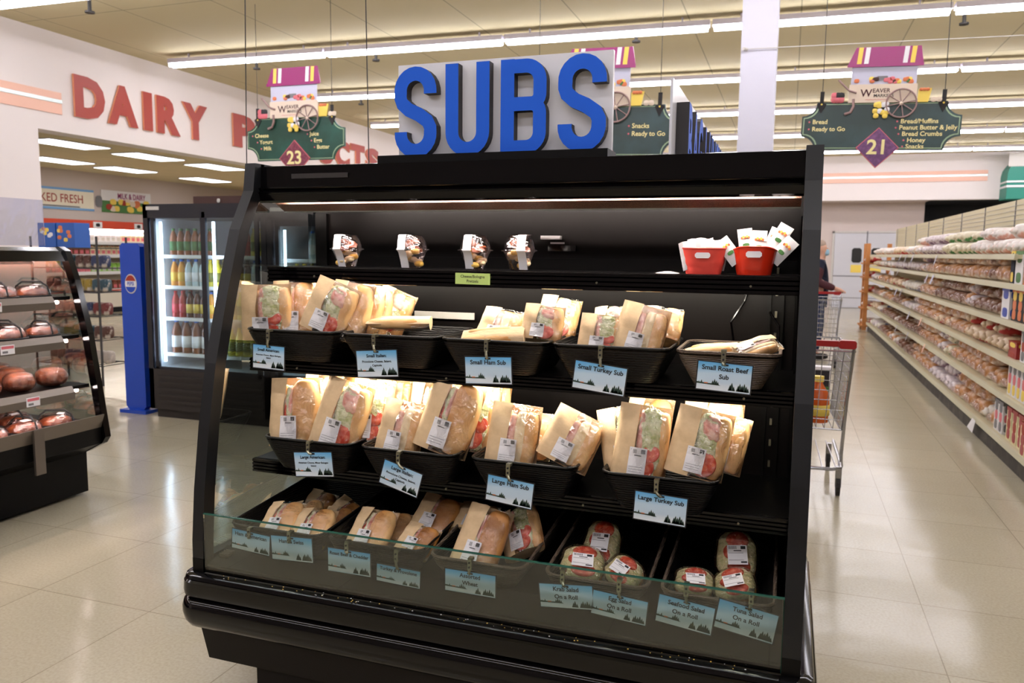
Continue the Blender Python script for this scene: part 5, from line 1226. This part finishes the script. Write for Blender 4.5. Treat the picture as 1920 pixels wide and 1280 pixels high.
pack(0, .10, .05, .24, M['navy'], [M['yellow'], M['navy']], 'navy carton beside the green ring box on the second aisle shelf', 'box', 6.80, 1.305, n=1)
pack(0, .10, .05, .22, M['orange'], [M['green'], M['yellow']], 'orange and green carton right of the green ring box', 'box', 6.44, 1.305, n=3)
pack(0, .10, .05, .22, M['navy'], [M['pinkp'], M['orange']], 'navy and orange carton on the highest short shelf', 'box', 6.46, 1.62, n=3, x=1.62)
pack(0, .12, .05, .20, M['white'], [M['green'], M['orange']], 'white carton with green print on the highest short shelf', 'box', 6.10, 1.62, n=3, x=1.62)
# dangling shelf tags
random.seed(4)
for i, (u, v, X_) in enumerate(((1690, 479), (1702, 480), (1714, 481), (1757, 480), (1687, 505), (1666, 500), (1672, 501), (1753, 515), (1740, 515), (1680, 540), (1690, 542), (1705, 545), (1706, 585), (1728, 595), (1680, 608), (1702, 622), (1723, 625), (1716, 660))) if False else []: pass
for (u, v, c_) in ((1690, 477, 'white'), (1700, 479, 'white'), (1713, 478, 'white'), (1757, 480, 'white'), (1685, 505, 'white'), (1740, 515, 'white'), (1751, 516, 'pinkl'), (1672, 503, 'white'), (1682, 542, 'white'), (1691, 543, 'white'), (1706, 585, 'white'), (1728, 596, 'orangel'), (1682, 610, 'white'), (1703, 624, 'white'), (1734, 646, 'orangel')):
    p = atX(u, v, GX-.012); mt = {'white': M['lilac'], 'pinkl': M['lilac'], 'orangel': M['pink']}[c_]
    q = MB().box(-.004, 0, -.035, .035, -.10, 0, mt, Matrix.Translation(p) @ Matrix.Rotation(random.uniform(-.4, .2), 4, 'X') @ Matrix.Rotation(.3, 4, 'Y'))
    tag(q.build('shelf_tag', org=p), 'small %s paper tag hanging from a shelf edge of the bread aisle' % ('pale lilac' if c_ != 'orangel' else 'salmon'), 'tag', 'dangling %s shelf tags' % ('lilac' if c_ != 'orangel' else 'salmon'))
p = atX(1830, 790, 1.545)
tag(MB().prism([(-.12, 0), (.05, .02), (.02, -.09)], 0, .003, M['white'], 'z', frame(p, (0, 1, 0), (0, 0, 1))).build('loose_paper', org=p) if False else MB().add([(1.52, p.y-.10, .15), (1.52, p.y+.02, .155), (1.50, p.y+.10, .06), (1.51, p.y-.06, .04)], [(0, 1, 2, 3)], M['white']).build('loose_paper', org=p), 'torn white paper hanging off the lowest shelf of the bread aisle', 'paper')
# end rack of wood with snacks at the far end
er = thing('wooden_end_rack', 'orange wooden end rack at the far end of the bread aisle', 'rack', (1.62, 17.6, 0))
MB().box(1.46, 1.54, 17.35, 17.45, 0, 1.75, M['wood']).box(1.46, 1.54, 17.85, 17.95, 0, 1.75, M['wood']).box(1.9, 1.98, 17.85, 17.95, 0, 1.75, M['wood']).build('rack_post', er)
for z in (.1, .45, .78, 1.08, 1.36): MB().box(1.42, 1.98, 17.32, 17.98, z-.03, z, M['wood']).build('rack_shelf', er)
for z in (.1, .45, .78, 1.08, 1.36):
    for i in range(3):
        kd = ('red banded', 'golden', 'blue banded')[i]; o = put_loaf(kd, GX-.03+.0, 17.47+i*.17, z+.001, 0)
        tag(o, '%s bread loaf on the %s shelf of the wooden end rack' % (kd, zw(z)), 'bread')
# rounded teal awning front on the far bulkhead
aw = MB(); c_ = (5.9, 3.0)
aw.prism([(c_[0]-.85, 2.95), (c_[0]+.85, 2.95), (c_[0]+.85, 3.55)]+[(c_[0]+.85*math.cos(a*math.pi/12), 3.55+.55*math.sin(a*math.pi/12)) for a in range(1, 12)]+[(c_[0]-.85, 3.55)], 22.9, 23.59, M['teal'], 'y')
aw.box(c_[0]-.86, c_[0]+.86, 22.88, 23.59, 3.24, 3.29, M['white']).box(c_[0]-.86, c_[0]+.86, 22.88, 23.59, 3.36, 3.40, M['white']).box(c_[0]-.85, c_[0]+.85, 22.885, 22.9, 3.75, 4.1, M['pale'])
tag(aw.build('round_awning', org=(5.9, 23.2, 2.95)), 'teal rounded awning with white stripes on the far wall at the right edge', 'awning')

# ---------------------------------------------------------------- shopping carts
def cart(loc, rz, label):
    t = thing('shopping_cart', label, 'shopping cart', loc, world=False); t.rotation_euler = (0, 0, rz)
    b = MB(); r = .0028; W0, W1 = .23, .27; z0, z1 = .42, .92; y0, y1 = -.05, .75
    def ring(z, k): 
        w_ = .22+.05*k; ya = .03-.06*k; yb = .68+.12*k
        return [(-w_, ya, z), (w_, ya, z), (w_*.85, yb, z), (-w_*.85, yb, z)]
    for i in range(9):
        k = i/8; R4 = ring(z0+(z1-z0)*k, k)
        for a in range(4): b.cyl(R4[a], R4[(a+1) % 4], r if 0 < i < 8 else .006, M['steel'], 5, caps=False)
    lo_, hi_ = ring(z0, 0), ring(z1, 1)
    for a in range(4):
        n = 9 if a % 2 == 0 else 13
        for i in range(n+1):
            q = i/n; b.cyl(Vector(lo_[a]).lerp(Vector(lo_[(a+1) % 4]), q), Vector(hi_[a]).lerp(Vector(hi_[(a+1) % 4]), q), r, M['steel'], 5, caps=False)
    for i in range(10): 
        q = i/9; b.cyl(Vector(lo_[0]).lerp(Vector(lo_[1]), q), Vector(lo_[3]).lerp(Vector(lo_[2]), q), r, M['steel'], 5, caps=False)
    b.build('wire_basket', t)
    f = MB()
    for s in (-1, 1): f.tube([(s*.26, -.08, .96), (s*.24, 0, .6), (s*.23, .05, .25), (s*.24, .1, .17), (s*.22, .7, .2)], .011, M['steel'], 6)
    f.tube([(-.22, .0, .22), (-.22, -.10, .21), (-.17, -.15, .21), (.17, -.15, .21), (.22, -.10, .21), (.22, .0, .22)], .011, M['steel'], 6)
    for i in range(6): f.cyl((-.2+.08*i, -.1, .2), (-.18+.07*i, .68, .2), .004, M['steel'], 5)
    f.build('lower_frame', t, smooth=50)
    h = MB().cyl((-.26, -.10, .97), (.26, -.10, .97), .012, M['steel'], 8)
    h.build('handle_bar', t); MB().box(-.27, -.17, -.125, -.075, .945, .995, M['handle'], bev=.01).box(.17, .27, -.125, -.075, .945, .995, M['handle'], bev=.01).box(-.17, .17, -.118, -.082, .955, .99, M['handle']).build('handle_grip', t)
    for x, y in ((-.22, .02), (.22, .02), (-.19, .66), (.19, .66)):
        MB().cyl((x-.012, y, .062), (x+.012, y, .062), .06, M['rubber'], 14).box(x-.018, x+.018, y-.02, y+.02, .06, .19, M['steel']).build('wheel', t)
    return t
cart((.135, 5.18, 0), 0, 'wire shopping cart with red handle grips beside the sub case')
cart((.45, 11.9, 0), math.pi, 'second shopping cart pushed by the masked person in the far aisle')
ob = thing('juice_bottle', 'orange juice bottle with yellow label in the near shopping cart', 'bottle', (.215, 5.36, .43), world=False)
MB().lathe([(0, 0), (.07, .005), (.075, .12), (.068, .19), (.03, .25), (.028, .27)], Q('amber_juice', (206, 92, 30)), 16).build('bottle_body', ob, smooth=60); MB().lathe([(.077, .05), (.078, .12)], M['yellow'], 16).build('label_band', ob, smooth='all'); MB().lathe([(.034, .265), (.034, .30), (0, .30)], M['yellow'], 12).build('cap', ob)
cb = MB().box(-.12, .12, -.04, .04, 0, .33, M['white']).box(.02, .11, -.043, -.04, .2, .31, M['ink']).box(.02, .11, -.0435, -.04, .16, .2, M['green']).box(-.10, -.03, -.043, -.04, .12, .3, M['pinkp']).build('cereal_box'); cb.location = (.18, 5.62, .43)
tag(cb, 'white carton with dark and green print standing in the near cart', 'box')

# ---------------------------------------------------------------- shopper
def skin_body(name, pts, edges, rad, mt, parent, lv=2):
    me = bpy.data.meshes.new(name); me.from_pydata(pts, edges, []); o = bpy.data.objects.new(name, me); COL.objects.link(o); o.parent = parent
    o.modifiers.new('skin', 'SKIN'); sd = o.modifiers.new('sub', 'SUBSURF'); sd.levels = lv; sd.render_levels = lv
    me.skin_vertices if me.skin_vertices else None
    if not me.skin_vertices: 
        bpy.context.view_layer.objects.active = o
    for i, r in enumerate(rad): me.skin_vertices[0].data[i].radius = (r, r) if not isinstance(r, tuple) else r
    me.skin_vertices[0].data[0].use_root = True
    me.materials.append(mt)
    for p in me.polygons: p.use_smooth = True
    return o
pe = thing('person', 'person in navy jacket and face mask walking behind a cart in the far aisle', 'person', (.41, 12.28, 0), world=False)
pe.rotation_euler = (0, 0, math.radians(-90))
P = [(0, 0, .95), (0, 0, 1.15), (0, 0, 1.35), (0, .02, 1.44), (0, .04, 1.52), (.19, 0, 1.38), (.24, -.02, 1.12), (.22, .22, .98), (-.19, 0, 1.38), (-.24, -.02, 1.12), (-.22, .22, .98), (.1, 0, .88), (.11, .06, .5), (.11, -.02, .09), (.11, .12, .04), (-.1, 0, .88), (-.11, -.04, .5), (-.11, -.16, .09), (-.11, -.03, .04)]
Ed = [(0, 1), (1, 2), (2, 3), (3, 4), (2, 5), (5, 6), (6, 7), (2, 8), (8, 9), (9, 10), (0, 11), (11, 12), (12, 13), (13, 14), (0, 15), (15, 16), (16, 17), (17, 18)]
Rd = [.15, .15, .16, .065, .06, .085, .055, .035, .085, .055, .035, .095, .065, .042, .04, .095, .065, .042, .04]
bp_, be_, br_ = list(P[:4]), [(0, 1), (1, 2), (2, 3)], Rd[:4]
def addv(p, par, r): bp_.append(p); br_.append(r); be_.append((par, len(bp_)-1)); return len(bp_)-1
br_[0] = .13; br_[1] = .12; br_[2] = .13
hj = addv((0, .035, 1.53), 3, .062); hm = addv((0, .02, 1.60), hj, (.078, .088)); hc = addv((0, .01, 1.67), hm, (.068, .08)); ns = addv((0, .125, 1.585), hm, .013)
for s in (-1, 1):
    addv((s*.085, .01, 1.59), hm, .018)
    sh = addv((s*.18, 0, 1.38), 2, .06); el = addv((s*.23, .0, 1.14), sh, .045); wr = addv((s*.20, .25, 1.02), el, .028); pa = addv((s*.19, .31, 1.0), wr, (.034, .02))
    for k in range(4):
        kx = s*(.165+.018*k); f1 = addv((kx, .345, 1.0), pa, .0095); f2 = addv((kx, .365, .985), f1, .0085); addv((kx, .355, .965), f2, .008)
    th = addv((s*.155, .32, .985), pa, .011); addv((s*.15, .345, .965), th, .009)
    hp = addv((s*.10, 0, .88), 0, .085); kn = addv((s*.11, .05*s, .5), hp, .055); an = addv((s*.11, -.08*(s < 0)-.0, .09), kn, .038); addv((s*.11, an*0+.10-.1*(s < 0), .04), an, .035)
body = skin_body('body', bp_, be_, br_, M['skin'], pe)
jp = [P[i] for i in (0, 1, 2, 3, 5, 6)]+[(.20, .22, 1.03)]+[P[i] for i in (8, 9)]+[(-.20, .22, 1.03)]
skin_body('jacket', [(0, 0, .88)]+jp, [(0, 1), (1, 2), (2, 3), (3, 4), (3, 5), (5, 6), (6, 7), (3, 8), (8, 9), (9, 10)], [.165, .165, .165, .17, .075, .09, .065, .045, .09, .065, .045], M['navy'], pe)
skin_body('sleeve', [(.19, 0, 1.36), (.245, -.02, 1.12), (.20, .23, 1.03)], [(0, 1), (1, 2)], [.092, .068, .05], M['wine'], pe)
skin_body('trousers', [(0, 0, .95), (.10, 0, .86), (.11, .05, .5), (.11, 0, .1), (-.10, 0, .86), (-.11, -.05, .5), (-.11, -.08, .1)], [(0, 1), (1, 2), (2, 3), (0, 4), (4, 5), (5, 6)], [.14, .105, .075, .06, .105, .075, .06], M['jeans'], pe)
MB().sell((0, -.01, 1.655), .082, .098, .075, M['hair'], .9, .9).build('hair', pe, smooth='all')
MB().sell((0, .085, 1.545), .055, .05, .05, M['mask'], .7, .8).build('face_mask', pe, smooth='all')
e_ = MB()
for s in (-1, 1): e_.sell((s*.032, .098, 1.618), .013, .008, .007, M['white'], n=10, nv=6).sell((s*.032, .106, 1.618), .005, .002, .005, M['ink'], n=8, nv=4)
e_.build('eyes', pe, smooth='all')
for s in (-1, 1): MB().sell((s*.11, .06 if s > 0 else -.04, .045), .05, .13, .045, M['rubber'], .7, .8).build('shoe', pe, smooth='all')

for o in list(bpy.data.objects):
    for k in ('_w', '_first'):
        if k in o: del o[k]
